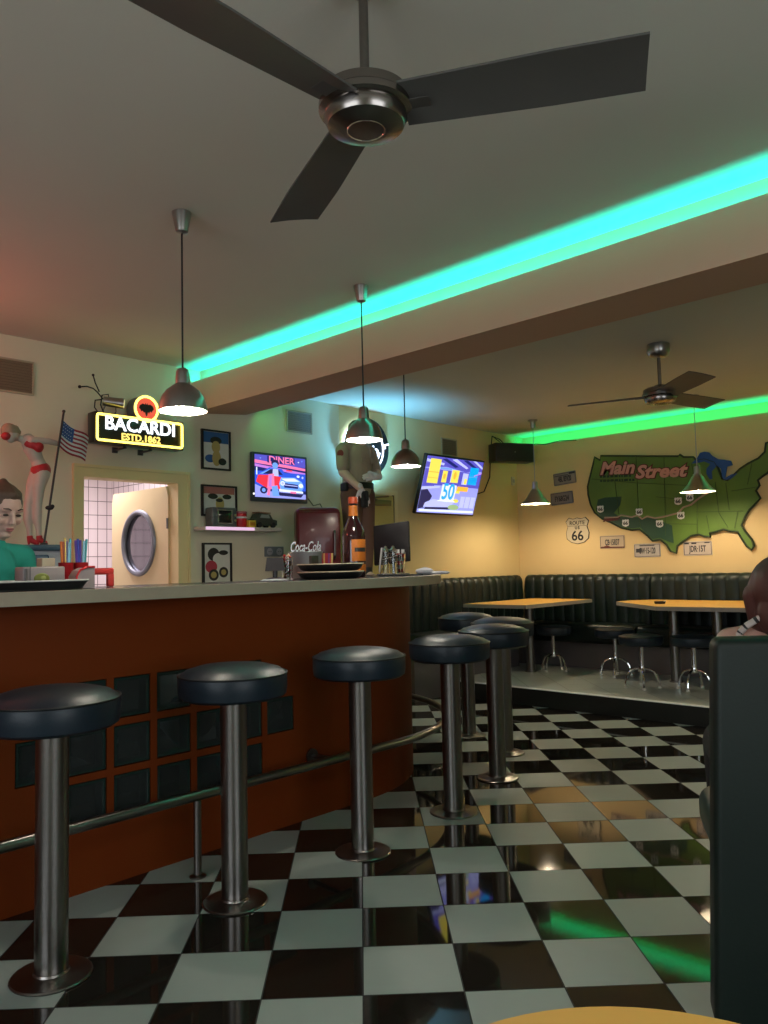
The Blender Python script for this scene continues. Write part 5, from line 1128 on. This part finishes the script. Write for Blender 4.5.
lab = pm('label_orange', (.55, .16, .02), .45, noise=.1, nscale=20)
m = MB(); m.lathe([(.0655, .085), (.066, .087), (.066, .20), (.0655, .202)], seg=20, a0=math.radians(-100), a1=math.radians(0)); lo_ = m.build('body_label', lab, bo)
m = MB(); m.lathe([(.0662, .135), (.0666, .137), (.0666, .155), (.0662, .157)], seg=14, a0=math.radians(-85), a1=math.radians(-15)); m.build('label_band', blackm, lo_)
m = MB(); m.lathe([(.0655, .03), (.066, .032), (.066, .065), (.0655, .067)], seg=20, a0=math.radians(-100), a1=math.radians(0)); m.build('lower_label', lab, bo)
m = MB(); m.lathe([(.0275, .33), (.0262, .34), (.0255, .385), (.025, .387)], seg=28); m.build('neck_label', lab, bo)
m = MB(); m.lathe([(0, .398), (.0262, .398), (.0265, .402), (.0265, .43), (.024, .434), (0, .434)], seg=28); m.build('cap', pm('cap_orange_red', (.50, .07, .02), .4), bo)
bo.scale = (1.12, 1.12, 1.15)
# till screen
ms = thing('till_screen', 'black till screen turned away on the bar by the wall', 'screen', (-2.13, 2.035, CT), math.radians(20))
m = MB(); m.box(-.13, .13, -.012, .012, -.14, .14, .006, M=T(0, 0, .215) @ Matrix.Rotation(math.radians(-14), 4, 'X') @ Matrix.Rotation(math.radians(-6), 4, 'Y')); m.build('screen_panel', pm('screen_back_black', (.006, .006, .008), .55, spec=.2, noise=.1, nscale=20), ms)
m = MB(); m.cyl((0, .03, .01), (0, .016, .19), .02, seg=16); m.build('neck', black, ms)
m = MB(); m.box(-.09, .09, -.06, .09, 0, .012, .004); m.build('base', black, ms)
# chrome caddy with straws
cd = thing('bar_caddy', 'chrome and glass bar caddy holding red and white straws', 'caddy', (-1.86, 1.735, CT), math.radians(45))
m = MB(); m.box(-.085, .085, -.05, .05, 0, .012, .003); m.build('base', black, cd)
m = MB(); m.box(-.085, -.075, -.05, .05, .0125, .17, .003, M=Matrix.Rotation(math.radians(7), 4, 'Y')); m.build('menu_board', pm('board_pale', (.35, .34, .33), .5), cd)
for x in (-.035, .012):
    m = MB(); m.lathe([(0, .0125), (.021, .0125), (.021, .15), (.0195, .15), (.0195, .016), (0, .016)], (x, 0, 0), 22); j = m.build('glass', glass, cd)
    m = MB(); m.lathe([(.0, .1505), (.024, .1505), (.025, .162), (.012, .176), (.006, .188), (0, .19)], (x, 0, 0), 22); m.build('lid', chrome, j)
m = MB(); m.lathe([(0, .0125), (.026, .0125), (.03, .14), (.028, .14), (.024, .016), (0, .016)], (.058, 0, 0), 24); j = m.build('glass', glass, cd)
for i in range(6):
    a = i*PI/3; m = MB(); mats = [red_p, white_m]
    p_, q_ = Vector((.058+.01*math.cos(a), .01*math.sin(a), .02)), Vector((.058+.022*math.cos(a), .022*math.sin(a), .165))
    for s_ in range(6): m.mi = s_ % 2; m.cyl(p_.lerp(q_, s_/6), p_.lerp(q_, (s_+1)/6), .004, seg=8)
    m.build('straw', mats, cd)
m = MB(); m.tube([(-.075, -.052, .014), (-.02, -.056, .14), (.04, -.056, .14), (.075, -.052, .014)], .003, 6); m.tube([(-.06, -.056, .10), (.085, -.056, .14), (.085, .0, .14)], .003, 6); m.build('wire_frame', chrome, cd)
mt = MB(); mt.box(-.11, .11, -.06, .06, 0, .006, .002)
for i in range(8): mt.cyl((-.10+.028*i, -.055, .0065), (-.10+.028*i, .055, .0065), .002, seg=6)
tag(mt.build('bar_mat', blackm, loc=(-1.90, 1.915, CT), rotz=math.radians(40)), 'black rubber bar mat between the caddy and the cloth', 'mat')
tw = MB(); v = tw.ball((0, 0, 0), .05, (1.2, .8, .5), u=30, v=18); v2 = tw.ball((.10, -.01, -.012), .045, (1.7, .7, .27), u=30, v=16)
for q in tw.bm.verts:
    d = sum(math.sin(q.co.x*kx+q.co.y*ky+q.co.z*kz) for kx, ky, kz in ((70, 20, 40), (-30, 90, 60), (110, -60, 80)))/3; q.co *= 1+.10*d
    q.co.z = max(q.co.z, -.022)
tag(tw.build('cleaning_cloth', pm('cloth_blue_white', (.46, .47, .52), .85, noise=.12, nscale=30), loc=(-1.89, 2.09, CT+.0225), rotz=math.radians(45), fuse=.004), 'crumpled pale cleaning cloth at the far end of the bar', 'cloth')
# card terminal and glass by the plates
ctm = thing('card_terminal', 'black card terminal on a short stand, left of the plates', 'card terminal', (-1.98, .905, CT), math.radians(50))
m = MB(); m.prism_xz([(-.055, .05), (.055, .05), (.045, .125), (-.045, .125)], -.012, .012); m.build('body', pm('terminal_brown_black', (.03, .024, .024), .4, noise=.08, nscale=20), ctm)
m = MB(); m.cyl((0, 0, .012), (0, 0, .052), .014, seg=14); m.lathe([(0, 0), (.05, 0), (.05, .008), (.02, .014), (0, .014)], seg=24); m.build('stand', black, ctm)
m = MB(); m.box(-.03, .03, .0122, .0145, .08, .115); m.build('screen', pm('terminal_screen', (.1, .12, .12), .15), ctm)
bl2 = MB(); bl2.box(-.07, .07, -.02, .02, 0, .004); bl2.box(-.06, .055, -.018, .018, .0042, .008); tag(bl2.build('paper_slips', white_m, loc=(-1.86, .80, CT), rotz=math.radians(60)), 'small pile of white paper slips beside the card terminal', 'paper')
sj = thing('snack_glass', 'small glass of red and orange snacks left of the bucket', 'glass', (-1.97, 0.985, CT))
m = MB(); m.lathe([(0, 0), (.03, 0), (.034, .13), (.032, .13), (.028, .005), (0, .005)], seg=24); m.build('glass', glass, sj)
m = MB(); rnd = random.Random(5); mats = [red_p, pm('snack_orange', (.45, .15, .03), .5), pm('snack_cream', (.6, .45, .3), .5)]
for i in range(60):
    m.mi = i % 3; a = rnd.uniform(0, 6.28); r_ = rnd.uniform(0, .019); m.ball((r_*math.cos(a), r_*math.sin(a), .014+.0021*i), .0075, u=8, v=6)
sn_ = m.build('snacks', mats, sj); sn_['kind'] = 'stuff'
so = thing('wall_socket', 'grey double wall socket plate above the card terminal', 'socket', (LX, 2.28, 1.40), PI/2)
m = MB(); m.box(-.10, .10, -.012, 0, -.042, .042, .004); m.build('plate', pm('socket_grey', (.16, .18, .19), .45, noise=.05, nscale=20), so)
for x in (-.05, .05):
    m = MB(); m.cyl((x, -.0121, 0), (x, -.015, 0), .03, seg=22); m.mi = 1; m.cyl((x-.01, -.0151, 0), (x-.01, -.0158, 0), .004, seg=8); m.cyl((x+.01, -.0151, 0), (x+.01, -.0158, 0), .004, seg=8); m.build('outlet', [grey_p, blackm], so)
cw_ = MB(); cw_.tube([(LX+.012, 2.66, 1.86), (LX+.012, 2.72, 1.80), (LX+.012, 2.80, 1.82), (LX+.012, 2.84, 1.76), (LX+.012, 2.78, 1.68), (LX+.012, 2.70, 1.5), (LX+.012, 2.7, 1.3)], .005, 8)
tag(cw_.build('power_cable', pm('cable_green_grey', (.12, .13, .08), .6), ), 'thin curled power cable running down from the small television', 'cable')
